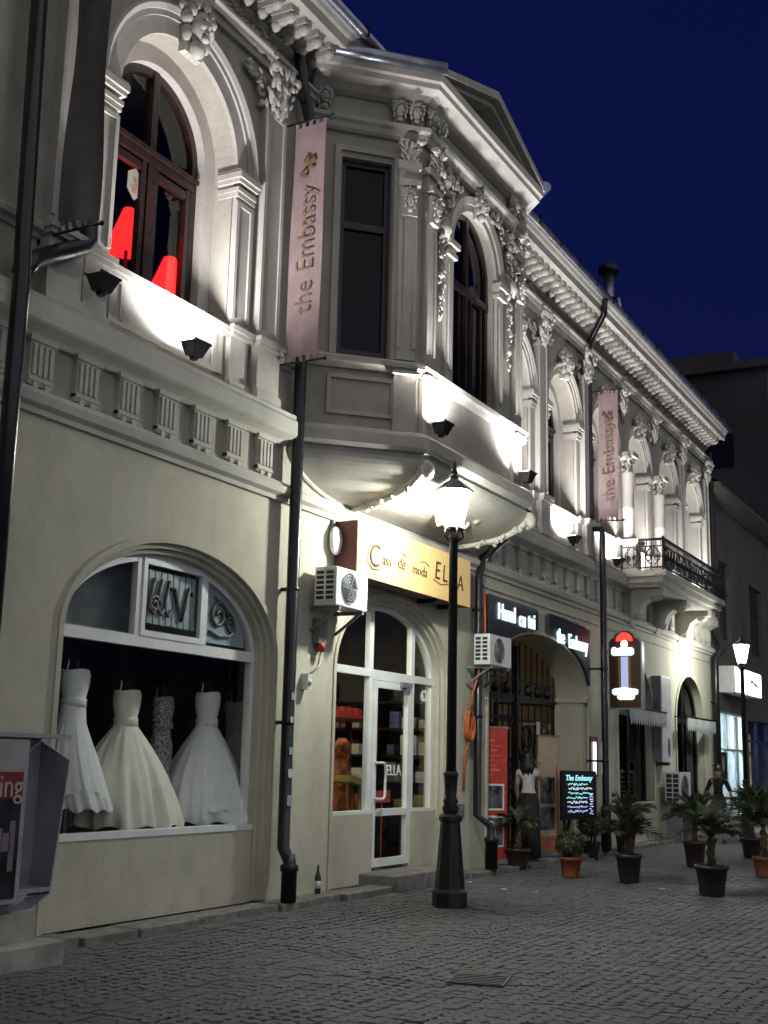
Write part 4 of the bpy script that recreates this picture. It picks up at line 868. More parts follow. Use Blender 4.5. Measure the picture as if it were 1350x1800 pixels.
# projecting beer sign
ps = thing('projecting_sign', 'projecting brown sign with red crest and two white lit bands', 'sign', (23.2,-.1,2.6))
def yz_poly(pts, x0, x1): 
    n = len(pts); return MB().add([(x0,y_,z_) for y_,z_ in pts]+[(x1,y_,z_) for y_,z_ in pts], [tuple(range(n)), tuple(range(2*n-1,n-1,-1))]+[(i,i+n,(i+1)%n+n,(i+1)%n) for i in range(n)])
ya, yb_ = -.18, -.80; ym = (ya+yb_)/2
top = [(ym-.31*math.cos(a), 3.86+(.10*abs(math.sin(a)) if 0 else 0)+.0) for a in (0,)]
def crown(e): 
    pts = [(ya+e,2.62-e),(ya+e,3.88+e*.5),(ya-.06,3.95+e)]
    for i in range(9): a = math.pi*i/8; pts.append((ym+(.20+e)*math.cos(a), 3.96+e+(.14)*math.sin(a)))
    return pts+[(yb_+.06,3.95+e),(yb_-e,3.88+e*.5),(yb_-e,2.62-e)]
obj('rim', yz_poly(crown(.03), 23.17, 23.33), mat('pale_rim', (.45,.55,.55), .3), ps)
obj('face', yz_poly(crown(0), 23.155, 23.18), mat('brown_sign_face', (.10,.035,.02), .35), ps)
obj('red_crest', yz_poly([(ym+.17*math.cos(a*math.pi/12), 3.90+.17*math.sin(a*math.pi/12)) for a in range(13)], 23.14, 23.16), emis('red_neon', (1,.05,.03), 1.2), ps)
q = random.Random(2)
def neonband(z0, z1, y0, y1): 
    pts = [(y0,z0+.03),(y0-.0,z1-.03)]
    n = 12
    for i in range(n+1): pts.append((y0+(y1-y0)*i/n, z1+(q.uniform(0,.03) if i not in (0,n) else -.02)))
    pts += [(y1,z0+.03),(y1+.04,z0),(y0-.04,z0)]
    return yz_poly(pts, 23.13, 23.158)
obj('lit_band', neonband(3.62,3.76,ya-.05,yb_+.12), NEON, ps); obj('lit_band', neonband(2.86,2.98,ya-.06,yb_+.05), NEON, ps); obj('lit_band', neonband(2.77,2.86,ya-.16,yb_+.12), NEON, ps)
obj('lit_crest', MB().blob((23.14,ym,3.84),(.02,.07,.08)), emis('crest_glow', (1,.45,.35), 5), ps)
obj('glass_column', yz_poly([(ym-.07,3.0),(ym-.07,3.6),(ym+.07,3.6),(ym+.07,3.0)], 23.14, 23.157), emis('pale_column', (.55,.55,.9), .55), ps)
obj('gold_column', yz_poly([(ym-.12,3.0),(ym-.12,3.6),(ym+.12,3.6),(ym+.12,3.0)], 23.147, 23.156), mat('gold_print', (.35,.27,.08), .5), ps)
for z in (2.9,3.7): obj('arm', MB().bar((23.25,-.16,z),(23.25,.0,z),.05), IRON, ps)

# ------------------------------------------------------------------ right hand windows with valances
for i, (cx, zs, a, b, z0) in enumerate((RW1, RW2)):
    wd = thing('window', '', '', (cx,.2,z0))
    for k_ in ('label','category'): del wd[k_]
    wd.parent = house; wd.matrix_parent_inverse = Matrix.Translation(-house.location)
    def sp2(nm, m_, mt): o = obj(nm, m_, mt); o.parent = wd; o.matrix_parent_inverse = Matrix.Translation((-cx,-.2,-z0)); return o
    f = MB(); f.arch([(-.09,.16),(0,.16),(0,.26),(-.09,.26)], cx, zs, a, b, z0=z0); f.box(cx-a,cx+a,.165,.255,zs-.05,zs+.05); f.box(cx-.05,cx+.05,.165,.255,z0,zs+b-.05); sp2('frame', f, IRON)
    sp2('pane', MB().prism(arch_pts(cx,zs,a-.05,b-.05,z0), .20, .206), GLASSD)
    obj('sill', MB().box(cx-a-.06,cx+a+.06,-.07,.2,z0-.06,z0), P_WALL, house)
    mb = MB(); mb.arch([(0,-.03),(.09,-.03),(.09,.01),(0,.01)], cx, zs, a, b, z0=z0); obj('window_moulding', mb, P_WALL, house)
    rm = MB(); room(rm, cx-a-.3, cx+a+.3, .31, 2.2, .4, 3.9); obj('room', rm, DARK, house)
    v = thing('valance', ('scalloped grey canvas valance over the window under the beer sign', 'scalloped grey canvas valance over the window nearest the far corner')[i], 'valance', (cx,-.2,2.5))
    n = 15; pts = [(cx-a-.1,2.66),(cx-a-.1,2.48)]; wd_ = (2*a+.2)/n
    for k in range(n):
        for u_ in (.2,.5,.8): pts.append((cx-a-.1+wd_*(k+u_), 2.47-.13*math.sin(math.pi*u_)))
        pts.append((cx-a-.1+wd_*(k+1), 2.48))
    pts.append((cx+a+.1,2.66))
    obj('cloth', MB().prism(pts, -.30, -.29), mat('grey_canvas', (.34,.36,.36), .8, 0, .15, 5), v); obj('rail', MB().bar((cx-a-.12,-.285,2.68),(cx+a+.12,-.285,2.68),.04).bar((cx-a-.1,-.285,2.68),(cx-a-.1,0,2.68),.03).bar((cx+a+.1,-.285,2.68),(cx+a+.1,0,2.68),.03), IRON, v)
    cm = mat('curtain_dark', ((.035,.035,.045),(.04,.032,.035))[i], .8)
    for s_ in (-1,1):
        c = MB(); xx0 = cx+s_*(a-.02); m_ = 10; pts = [(xx0-s_*k*.075, .30+.03*math.sin(k*2.0)) for k in range(m_)]
        c.prismz([(p_[0],p_[1]) for p_ in pts]+[(p_[0],p_[1]+.02) for p_ in reversed(pts)], z0+.02, zs); obj('curtain', c, cm, house)
cb = thing('wall_cabinet', 'tall narrow white cabinet with oval emblem fixed between the two valance windows', 'cabinet', (27.0,-.2,1.6)); obj('body', MB().box(26.70,27.50,-.22,-.003,1.62,3.50), WHITE, cb, .02); obj('side_panel', MB().box(26.68,26.70,-.20,-.01,1.64,3.48), GREY, cb)
b = MB(); b.blob((27.22,-.22,1.95),(.10,.015,.22),None,14,8); obj('oval_emblem', b, mat('emblem_grey', (.12,.13,.16), .5), cb); obj('bracket', MB().box(26.8,27.4,-.18,-.01,1.55,1.62), IRON, cb)

# ------------------------------------------------------------------ balcony
bx0, bx1, bpj = 24.3, 29.6, 1.02
bal = thing('balcony', 'stone balcony with dark wrought iron railing on the upper floor', 'balcony', ((bx0+bx1)/2, 0, 5.2))
path = [(bx0,0),(bx0,-bpj),(bx1,-bpj),(bx1,0)]
mb = MB(); mb.prismz([(bx0,-.2),(bx0,-bpj),(bx1,-bpj),(bx1,-.2)], 5.34, 5.46); mb.prismz([(bx0+.08,-.2),(bx0+.08,-bpj+.08),(bx1-.08,-bpj+.08),(bx1-.08,-.2)], 5.22, 5.34); mb.prismz([(bx0+.16,-.2),(bx0+.16,-bpj+.2),(bx1-.16,-bpj+.2),(bx1-.16,-.2)], 5.14, 5.22)
obj('slab', mb, P_TRIM, bal)
for x_ in (25.0, 26.95, 28.9):
    pr = [(0,5.14),(-.82,5.14),(-.80,5.02),(-.55,4.98),(-.38,4.85),(-.30,4.65),(-.16,4.58),(-.10,4.42),(0,4.42)]
    b = MB(); n = len(pr); b.add([(x_-.17,y_,z_) for y_,z_ in pr]+[(x_+.17,y_,z_) for y_,z_ in pr], [tuple(range(n)), tuple(range(2*n-1,n-1,-1))]+[(i,i+n,(i+1)%n+n,(i+1)%n) for i in range(n)])
    b.blob((x_,-.62,5.0),(.16,.14,.10)); b.blob((x_,-.22,4.62),(.15,.10,.10)); obj('console', b, P_TRIM, bal)
b = MB(); rz0, rz1 = 5.52, 6.10
rp = [(bx0+.05,-.1),(bx0+.05,-bpj+.05),(bx1-.05,-bpj+.05),(bx1-.05,-.1)]
for z, w_ in ((rz0,.03),(rz1,.05),(rz1-.14,.025)):
    for i in range(3): b.bar((*rp[i],z),(*rp[i+1],z),w_)
for p_ in rp: b.bar((*p_,5.46),(*p_,rz1+.06),.045)
obj('rail_frame', b, IRON, bal)
bal_m = MB(); bal_m.bar((0,0,0),(0,0,.44),.018); bal_m.blob((0,0,.22),(.03,.03,.05)); bmesh_ = bal_m.mesh('baluster'); bmesh_.materials.append(IRON)
for i in range(3):
    a_ = Vector((*rp[i],0)); b_ = Vector((*rp[i+1],0)); L = (b_-a_).length; n = int(L/.11)
    for k in range(1,n): p_ = a_+(b_-a_)*k/n; lobj('baluster', bmesh_, None, bal, (p_.x-(bx0+bx1)/2, p_.y, rz0-5.2))
b = MB()
for i in range(3):
    a_ = Vector((*rp[i],0)); b_ = Vector((*rp[i+1],0)); L = (b_-a_).length; n = max(2,int(L/.45)); d = (b_-a_).normalized()
    for k in range(n):
        c = a_+(b_-a_)*(k+.5)/n
        for s_ in (-1,1): b.tube([c+d*s_*(.03+.12*math.sin(q_*.35))+Vector((0,0,rz0+.05+.38*q_/9)) for q_ in range(10)], .014, 5); b.tube([c+d*s_*(.10+.06*math.cos(q_*.7))+Vector((0,0,rz0+.2+.06*math.sin(q_*.7))) for q_ in range(9)], .012, 5)
for i in range(3):
    a_ = Vector((*rp[i],0)); b_ = Vector((*rp[i+1],0)); L = (b_-a_).length; n = int(L/.09)
    for k in range(n): p_ = a_+(b_-a_)*(k+.5)/n; b.bar((p_.x,p_.y,rz1-.13),(p_.x,p_.y,rz1),.014)
obj('scrollwork', b, IRON, bal)

# ------------------------------------------------------------------ floodlights
FL_COL = (1.0,.97,1.0)
def flood(label, x, y, z, e=20, aim=(0,.32,1), lit=True, ang=165):
    t_ = thing('floodlight', label, 'floodlight', (x,y,z), 0, None)
    b = MB(); b.hexa([(x-.07,y-.06,z+.03),(x+.07,y-.06,z+.03),(x+.07,y+.05,z+.03),(x-.07,y+.05,z+.03),(x-.13,y-.11,z+.17),(x+.13,y-.11,z+.17),(x+.13,y+.08,z+.17),(x-.13,y+.08,z+.17)])
    obj('housing', b, BLACK, t_); obj('foot', MB().box(x-.03,x+.03,y-.03,y+.03,z-.003,z+.04), IRON, t_)
    obj('rim', MB().box(x-.14,x+.14,y-.12,y-.10,z+.165,z+.185).box(x-.14,x+.14,y+.075,y+.09,z+.165,z+.185), IRON, t_)
    obj('lens', MB().box(x-.12,x+.12,y-.10,y+.075,z+.172,z+.178), emis('flood_lens', FL_COL, 14.0) if lit else GLASSD, t_)
    if lit:
        l = bpy.data.lights.new('floodlight_beam', 'SPOT'); l.energy = e*3.1; l.color = FL_COL; l.spot_size = R(ang); l.spot_blend = .8; l.shadow_soft_size = .13
        o = bpy.data.objects.new('floodlight_beam', l); C.objects.link(o); o.location = (x,y,z+.21); o.rotation_euler = Vector(aim).to_track_quat('-Z','Y').to_euler()
flood('black floodlight lighting the arched window with red lamps', 9.42, -.30, 5.42, 26)
flood('unlit dark floodlight left of the window with red lamps', 8.05, -.26, 5.62, 0, lit=False)
flood('black floodlight on the left corner of the bay ledge', 13.20, -1.26, 5.45, 30, (.0,.18,1))
flood('black floodlight on the right corner of the bay ledge', 16.05, -1.26, 5.45, 30, (.0,.18,1))
flood('black floodlight on the ledge just right of the bay', 18.35, -.26, 5.42, 16)
flood('black floodlight under the first full window right of the bay', 20.90, -.26, 5.42, 22)
flood('black floodlight on the ledge beside the second pink banner', 23.55, -.26, 5.42, 20)
flood('black floodlight behind the left part of the balcony railing', 25.75, -.34, 5.46, 16)
flood('black floodlight behind the middle of the balcony railing', 28.15, -.34, 5.46, 10)
flood('black floodlight right of the balcony near the house corner', 30.45, -.30, 5.42, 18)

# ------------------------------------------------------------------ pink banners
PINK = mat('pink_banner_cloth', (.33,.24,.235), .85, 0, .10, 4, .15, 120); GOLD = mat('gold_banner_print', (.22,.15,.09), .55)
def banner(label, x, y0, y1, z0, z1, wave=.02, seed=0, lettered=True):
    t_ = thing('banner', label, 'banner', (x,0,z0)); q = random.Random(seed)
    rows = []; n = 26; w_ = y0-y1; m_ = 9
    for i in range(n+1):
        u_ = i/n; z = z0+.07+(z1-z0-.14)*u_; rows.append([(x+wave*math.sin(u_*7+k*.5+seed)+wave*.6*math.sin(u_*3+k*.9), y0-w_*k/m_+.03*math.sin(u_*3+seed)*(1-u_), z) for k in range(m_+1)])
    b = MB(); k_ = m_+1
    b.add([v for r_ in rows for v in r_]+[(v[0]+.004,v[1],v[2]) for r_ in rows for v in r_], [(i*k_+j,i*k_+j+1,(i+1)*k_+j+1,(i+1)*k_+j) for i in range(n) for j in range(m_)]+[((n+1)*k_+i*k_+j,(n+1)*k_+(i+1)*k_+j,(n+1)*k_+(i+1)*k_+j+1,(n+1)*k_+i*k_+j+1) for i in range(n) for j in range(m_)], True)
    PK = PINK if lettered else mat('shaded_pink_cloth', (.15,.135,.13), .85, 0, .1, 4, .15, 120)  # unlettered banner: pink cloth greyed, its shade painted into the colour
    obj('cloth', b, PK, t_)
    for zz, ri, s_ in ((z1,-1,-1),(z0,0,1)):
        for k in range(0,m_,2):
            a_ = rows[ri][k]; c_ = rows[ri][k+1]; 
            obj('tab', MB().hexa([(a_[0],a_[1],a_[2]),(c_[0],c_[1],c_[2]),(c_[0]+.005,c_[1],c_[2]),(a_[0]+.005,a_[1],a_[2]),(x,a_[1],zz),(x,c_[1],zz),(x+.005,c_[1],zz),(x+.005,a_[1],zz)]), PK, t_)
        obj('rod', MB().tube([(x,0,zz),(x,y1-.07,zz)], .013, 8).blob((x,y1-.08,zz),(.025,.025,.025)), BLACK, t_)
        obj('rod_plate', MB().box(x-.05,x+.05,-.03,-.0,zz-.09,zz+.09), BLACK, t_)
    ymid = (y0+y1)/2; zc = (z0+z1)/2
    rot = Matrix((( 0,0,-1),(0,-1,0),(-1,0,0)))
    # text runs upwards, readable from the camera side (-X)
    R3 = Matrix(((0,0,-1),(0,1,0),(1,0,0)))   # columns: text x -> +Z, text y -> +Y, normal -> -X
    for word, dz in (('the',-.62),('Embassy',.22)) if lettered else ():
        me = text_mesh(word, .31, ext=.002, bold=-.003); me.materials.append(GOLD)
        o = bpy.data.objects.new('lettering', me); C.objects.link(o); o.parent = t_; o.matrix_local = Matrix.Translation((-wave*1.6-.012,ymid,zc-.12+dz-z0))@R3.to_4x4()
    b = MB(); zq = z1-.62
    for k in range(9): b.blob((x-wave*1.6-.012,ymid+q.uniform(-.08,.08),zq+q.uniform(-.10,.12)),(.004,.035,.05),rotm(q.uniform(-1,1),0,0),7,4)
    obj('crest', b, mat('gold_crest', (.22,.15,.07), .6), t_)
banner('pink banner lettered the Embassy hanging beside the bay', 11.26, -.20, -.64, 5.95, 8.96, .015, 1)
banner('pink banner lettered the Embassy hanging right of the long downpipe', 22.42, -.26, -.66, 6.15, 8.78, .02, 2)
banner('dim greyish banner coloured as if in shade at the top left of the photo', 7.52, -.18, -.62, 6.02, 9.0, .03, 3, False)

# red lamps and crest sticker in window A
RED = emis('red_lampshade', (1.0,.012,.012), 2.2)
for lab, x_, z_, r0_, r1_, h_ in (('red glowing lampshade in the left pane of the arched window', 9.50, 6.82, .23, .06, .48), ('red glowing lampshade lower down in the right pane of the arched window', 10.24, 6.60, .23, .07, .42)):
    y_ = .75; t_ = thing('red_lamp', lab, 'lamp', (x_,y_,5.5)); b = MB().lathe([(r0_,z_),(r1_,z_+h_)], x_, y_, 24); obj('shade', b, RED, t_); obj('stem', MB().tube([(x_,y_,5.5),(x_,y_,z_+.05)], .02, 8), IRON, t_); obj('base', MB().lathe([(.13,5.5),(.12,5.53),(.03,5.56)], x_, y_, 14), IRON, t_)
SX, SZ = .14, .26
st = thing('window_sticker', 'pale crest sticker on the left pane of the arched window', 'sticker', (9.0,.39,7.1)); obj('shield', MB().prism([(p_[0]+SX,p_[1]+SZ) for p_ in ((8.90,7.02),(9.02,6.92),(9.13,7.02),(9.13,7.20),(9.07,7.24),(9.02,7.28),(8.96,7.24),(8.90,7.20))], .392, .396), mat('sticker_paper', (.30,.28,.24), .7), st)
b = MB(); q = random.Random(4)
for k in range(6): b.box(8.95+SX+q.random()*.06,9.03+SX+q.random()*.05,.389,.391,7.0+SZ+.03*k,7.015+SZ+.03*k)
obj('emblem', b, mat('emblem_print', (.35,.12,.06), .6), st)

# ------------------------------------------------------------------ street lamps
def street_lamp(label, x, y, e, s=1.0):
    t_ = thing('street_lamp', label, 'street lamp', (x,y,zg(y)-.004), 0, None); t_.scale = (s,s,s)
    b = MB(); b.lathe([(.185,0),(.185,.16),(.165,.19),(.16,.20),(.105,.88),(.125,.90),(.125,.94),(.10,.97)], 0, 0, 8, False, math.pi/8); lobj('base', b, IRON, t_)
    lobj('collar', MB().lathe([(.07,.96),(.095,1.02),(.07,1.07),(.085,1.10),(.06,1.14),(.075,1.36),(.09,1.38),(.06,1.42)], 0, 0, 16), IRON, t_)
    lobj('shaft', MB().lathe([(.056,1.40),(.048,3.92),(.062,3.94),(.07,3.98),(.05,4.02)], 0, 0, 16), IRON, t_)
    b = MB()
    for k in range(4): a = math.pi/4+k*math.pi/2; b.tube([(.05*math.cos(a),.05*math.sin(a),3.94),(.11*math.cos(a),.11*math.sin(a),4.0),(.10*math.cos(a),.10*math.sin(a),4.10)], .012, 6)
    lobj('lantern_cradle', b, IRON, t_)
    lo_, hi_ = .10, .19; z0, z1 = 4.10, 4.52; n = 6
    gm = glassm('lantern_glass', (.97,.97,.97), .5, ((.93,.97,1.0), 1.2))
    for k in range(n):
        a0, a1 = 2*math.pi*k/n, 2*math.pi*(k+1)/n
        P = lambda r_, a, z: (r_*math.cos(a), r_*math.sin(a), z)
        lobj('lantern_pane', MB().add([P(lo_,a0,z0),P(lo_,a1,z0),P(hi_,a1,z1),P(hi_,a0,z1)], [(0,1,2,3)]), gm, t_)
        lobj('lantern_bar', MB().bar(P(lo_+.004,a0,z0),P(hi_+.004,a0,z1),.010), IRON, t_)
    lobj('lantern_roof', MB().lathe([(hi_+.03,z1),(hi_+.03,z1+.02),(.13,z1+.09),(.05,z1+.14),(.05,z1+.18),(.03,z1+.20)], 0, 0, 6, False), IRON, t_)
    lobj('finial', MB().lathe([(.02,z1+.18),(.04,z1+.22),(.02,z1+.26),(.008,z1+.36)], 0, 0, 10), IRON, t_); lobj('lantern_floor', MB().lathe([(.06,z0-.05),(lo_+.01,z0-.03),(lo_+.01,z0)], 0, 0, 6, False), IRON, t_)
    lobj('bulb', MB().blob((0,0,4.30),(.045,.045,.08)), emis('lamp_bulb', (.95,.98,1), 30), t_)
    l = bpy.data.lights.new('street_lamp_light', 'POINT'); l.energy = e; l.color = (.97,1.0,.90); l.shadow_soft_size = .09
    o = bpy.data.objects.new('street_lamp_light', l); C.objects.link(o); o.location = (x,y,zg(y)+4.34*s)
    return t_
street_lamp('black cast iron street lamp standing in front of the shop door', 13.32, -1.394, 95, 1.085)
street_lamp('distant lit street lamp at the right edge beyond the plants', 29.5, -1.38, 60)

# ------------------------------------------------------------------ things on the street
# advertising stand
ad = thing('advertising_stand', 'grey metal advertising stand with a poster at the left edge', 'stand', (7.2,-.55,0))
GM = mat('stand_grey', (.26,.26,.30), .5, .2, .15, 3, .08, 30)
obj('foot_slab', MB().box(6.2,7.68,-.72,-.02,-.11,.075), mat('stand_base_grey', (.34,.33,.29), .7, 0, .2, 5, .2, 30), ad, .01); obj('plinth', MB().box(6.25,7.52,-.55,-.18,.075,.30), mat('plinth_paint', (.36,.35,.30), .7), ad)
obj('back_panel', MB().box(6.2,7.78,-.22,-.17,.40,1.62), GM, ad)
obj('shell', MB().prismz([(7.04,-.72),(7.10,-.72),(7.66,-.34),(7.80,-.40),(7.86,-.36),(7.74,-.18),(7.04,-.20)], .38, .42).hexa([(7.76,-.44,.40),(7.80,-.42,.40),(7.80,-.17,.40),(7.76,-.17,.40),(7.82,-.50,1.45),(7.86,-.48,1.45),(7.82,-.17,1.62),(7.78,-.17,1.62)]), GM, ad)
obj('hood', MB().hexa([(6.2,-.70,1.62),(7.80,-.52,1.62),(7.80,-.16,1.62),(6.2,-.16,1.62),(6.2,-.70,1.655),(7.80,-.52,1.655),(7.80,-.16,1.655),(6.2,-.16,1.655)]), mat('hood_grey', (.30,.30,.33), .5, .2), ad)
obj('shelf', MB().box(7.12,7.76,-.45,-.20,.42,.45), mat('shelf_pale', (.32,.32,.33), .5), ad); obj('underside', MB().hexa([(6.3,-.5,.30),(7.55,-.45,.30),(7.5,-.2,.30),(6.3,-.2,.30),(6.2,-.72,.40),(7.76,-.45,.40),(7.76,-.17,.40),(6.2,-.17,.40)]), GM, ad)
obj('poster_frame', MB().box(6.1,7.12,-.73,-.70,.40,1.60), mat('frame_pale', (.34,.33,.33), .5), ad); obj('poster', MB().box(6.15,7.07,-.738,-.731,.44,1.36), mat('dark_poster', (.02,.018,.03), .4, 0, .8, 5), ad); obj('poster_header', MB().box(6.15,7.07,-.741,-.7385,1.16,1.36), mat('red_header', (.20,.015,.02), .5), ad)
put_text('ming', .24, (6.86,-.745,1.25), FRONT, mat('header_letters', (.42,.36,.36), .6), ad, sx=.9); q = random.Random(9)
for k in range(7): obj('poster_figure', MB().box(6.55+.07*k,6.60+.07*k+q.random()*.05,-.742,-.7385,.55+q.random()*.3,.8+q.random()*.3), mat('poster_print', (lambda v_: (v_,v_*.85,v_*.95))(q.uniform(.03,.22)), .5), ad)
# small things on the paving
t_ = thing('bottle', 'small dark bottle standing against the wall right of the first downpipe', 'bottle', (12.35,-.20,.0)); obj('glass', MB().lathe([(.034,.02),(.036,.03),(.036,.20),(.014,.27),(.013,.33)], 12.35, -.20, 12), mat('bottle_glass', (.02,.03,.02), .1), t_); obj('label_band', MB().lathe([(.0365,.08),(.0365,.16)], 12.35, -.20, 12), WHITE, t_)
x_, y_ = gnd(842, 1725)
b = MB(); b.box(-.22,.22,-.22,.22,-.01,.017)
for k in range(6): b.box(-.20+.07*k,-.17+.07*k,-.2,.2,.015,.022)
o = tag(obj('drain_grate', b, IRON), 'square dark iron drain grate in the setts near the bottom', 'grate'); o.location = (x_,y_,zg(y_)); o.rotation_euler = (0,0,.25)
for k, (px_, py_) in enumerate(((945,1572),(886,1567),(826,1555),(1165,1566))):
    x_, y_ = gnd(px_, py_); q = random.Random(k); b = MB().add([(x_+q.uniform(-.05,.05)+dx,y_+dy,zg(y_)+.022+q.random()*.015) for dx,dy in ((-.05,-.04),(.05,-.03),(.06,.04),(-.04,.05))], [(0,1,2),(0,2,3)])
    tag(obj('paper_scrap', b, WHL), ('largest white paper scrap on the paving, in front of the terracotta pot','small paper scrap on the paving left of the largest one','tiny paper scrap on the paving just right of the lamp post','tiny paper scrap between the black pots on the paving')[k], 'litter', 'paper scraps on the paving')

# pots and plants
LATER = []
LEAF = mat('palm_leaf', (.06,.085,.035), .5, 0, .35, 20); LEAF2 = mat('box_leaf', (.055,.07,.03), .55, 0, .4, 25); SOIL = mat('soil', (.03,.022,.016), .95)
def pot(t_, x, y, h, r, m_, rim=True):
    obj('pot', MB().lathe([(r*.70,0),(r*.74,.02),(r*.95,h*.86),(r*1.05,h*.87),(r*1.05,h),(r*.93,h),(r*.9,h*.9)], x, y, 24), m_, t_); obj('soil', MB().lathe([(r*.9,h*.88),(r*.88,h*.9)], x, y, 20), SOIL, t_)
def palm(label, x, y, ph, pr, pm, trunk_h, n, L, seed, lean=1.0):
    t_ = thing('potted_palm', label, 'potted palm', (x,y,0)); LATER.append(t_); pot(t_, x, y, ph, pr, pm); q = random.Random(seed)
    b = MB().lathe([(.05,ph*.85),(.045,ph+trunk_h*.5),(.035,ph+trunk_h)], x, y, 10)
    for k in range(14): a = k*2.4; z = ph+trunk_h*k/14; b.blob((x+.045*math.cos(a),y+.045*math.sin(a),z),(.02,.02,.05),rotm(0,.4*math.cos(a),0),6,4)
    obj('trunk', b, mat('palm_trunk', (.10,.07,.035), .9, 0, .3, 30), t_)
    b = MB()
    for i in range(n):
        az = i*2.399+q.uniform(-.3,.3); el = q.uniform(.55,1.45); l_ = L*q.uniform(.7,1.2); base = Vector((x,y,ph+trunk_h)); pts = []
        for k in range(11):
            u_ = k/10; out = l_*u_*math.cos(el)*lean; z = l_*(math.sin(el)*u_-.55*u_*u_); pts.append(base+Vector((math.cos(az)*out,math.sin(az)*out,z)))
        b.tube(pts, [.008*(1-.7*k/10) for k in range(11)], 4)
        for k in range(26):
            u_ = .15+.85*k/26; f_ = u_*10; i0 = min(9,int(f_)); p_ = pts[i0].lerp(pts[i0+1], f_-i0); d = (pts[i0+1]-pts[i0]).normalized(); side = d.cross(Vector((0,0,1))).normalized()
            ll = .17*l_/.6*(math.sin(math.pi*min(.97,u_*.9+.08)))+.03
            for s_ in (-1,1):
                tip = p_+(side*s_*.6+d*.8+Vector((0,0,q.uniform(-.35,.10))))*ll; w_ = d*.009
                b.add([p_-w_, p_+w_, (p_+tip)/2+w_*1.1+Vector((0,0,.01)), tip, (p_+tip)/2-w_*1.1+Vector((0,0,.01))], [(0,1,2,3,4)])
    o = obj('crown', b, LEAF, t_); return t_
DP = mat('dark_plastic_pot', (.022,.02,.026), .5, 0, .2, 5); TC = mat('terracotta_pot', (.28,.085,.035), .8, 0, .2, 6, .1, 40); RP = mat('maroon_pot', (.05,.018,.02), .5, 0, .2, 6)
def bush(label, x, y, ph, pr, pm, z, r, seed, n=1500):
    t_ = thing('potted_bush', label, 'potted bush', (x,y,0)); LATER.append(t_); pot(t_, x, y, ph, pr, pm); q = random.Random(seed); obj('stem', MB().tube([(x,y,ph*.85),(x+.01,y,z)], .02, 8), mat('stem_bark', (.07,.05,.03), .9), t_)
    b = MB()
    for i in range(n):
        v = Vector((q.gauss(0,1),q.gauss(0,1),q.gauss(0,1))).normalized(); rr = r*(q.uniform(.55,1.0)**.5)*(1+.12*noise.noise(v*3)); c = Vector((x,y,z))+Vector((v.x,v.y,v.z*.85))*rr
        a = Vector((q.gauss(0,1),q.gauss(0,1),q.gauss(0,1))).normalized(); d = a.cross(v+a*.3).normalized(); s_ = q.uniform(.014,.028)
        b.add([c-a*s_, c+d*s_*.6, c+a*s_, c-d*s_*.6], [(0,1,2,3)])
    obj('crown', b, LEAF2, t_)
def gp(px_, py_): x_, y_ = gnd(px_, py_); return x_, y_
x_, y_ = gp(910,1528); palm('palm in a dark round pot beside the red banner at the gate', x_, y_, .30, .19, RP, .34, 18, .56, 1)
x_, y_ = gp(1003,1543); bush('clipped round bush in a terracotta pot in front of the chalk board', x_, y_, .29, .165, TC, .47, .23, 2)
x_, y_ = gp(1030,1508); bush('dark round bush behind the chalk board legs', x_+.3, y_, .26, .17, DP, .55, .26, 3)
x_, y_ = gp(1106,1553); palm('palm in a tall black tapered pot, left of the group on the paving', x_, y_, .40, .185, DP, .22, 28, .80, 4, .85)
x_, y_ = gp(1252,1575); palm('palm in the widest black pot, nearest the camera', x_, y_, .38, .215, DP, .36, 24, .68, 5)
x_, y_ = gp(1222,1524); palm('palm in a dark maroon pot behind the widest black pot', x_, y_, .42, .19, RP, .34, 26, .85, 6)
x_, y_ = gp(1345,1542); palm('palm in a terracotta pot at the right edge of the photo', x_, y_, .30, .18, TC, .45, 26, .95, 7)
x_, y_ = gp(1322,1508); palm('palm in a dark pot behind the terracotta one at the right edge', x_, y_, .36, .2, DP, .40, 26, 1.05, 8)
x_, y_ = gp(1100,1500); palm('palm in a maroon pot against the wall under the beer sign', x_, y_, .40, .2, RP, .25, 22, .80, 9)

for t_ in LATER: t_.location.z = zg(t_.location.y)+.008
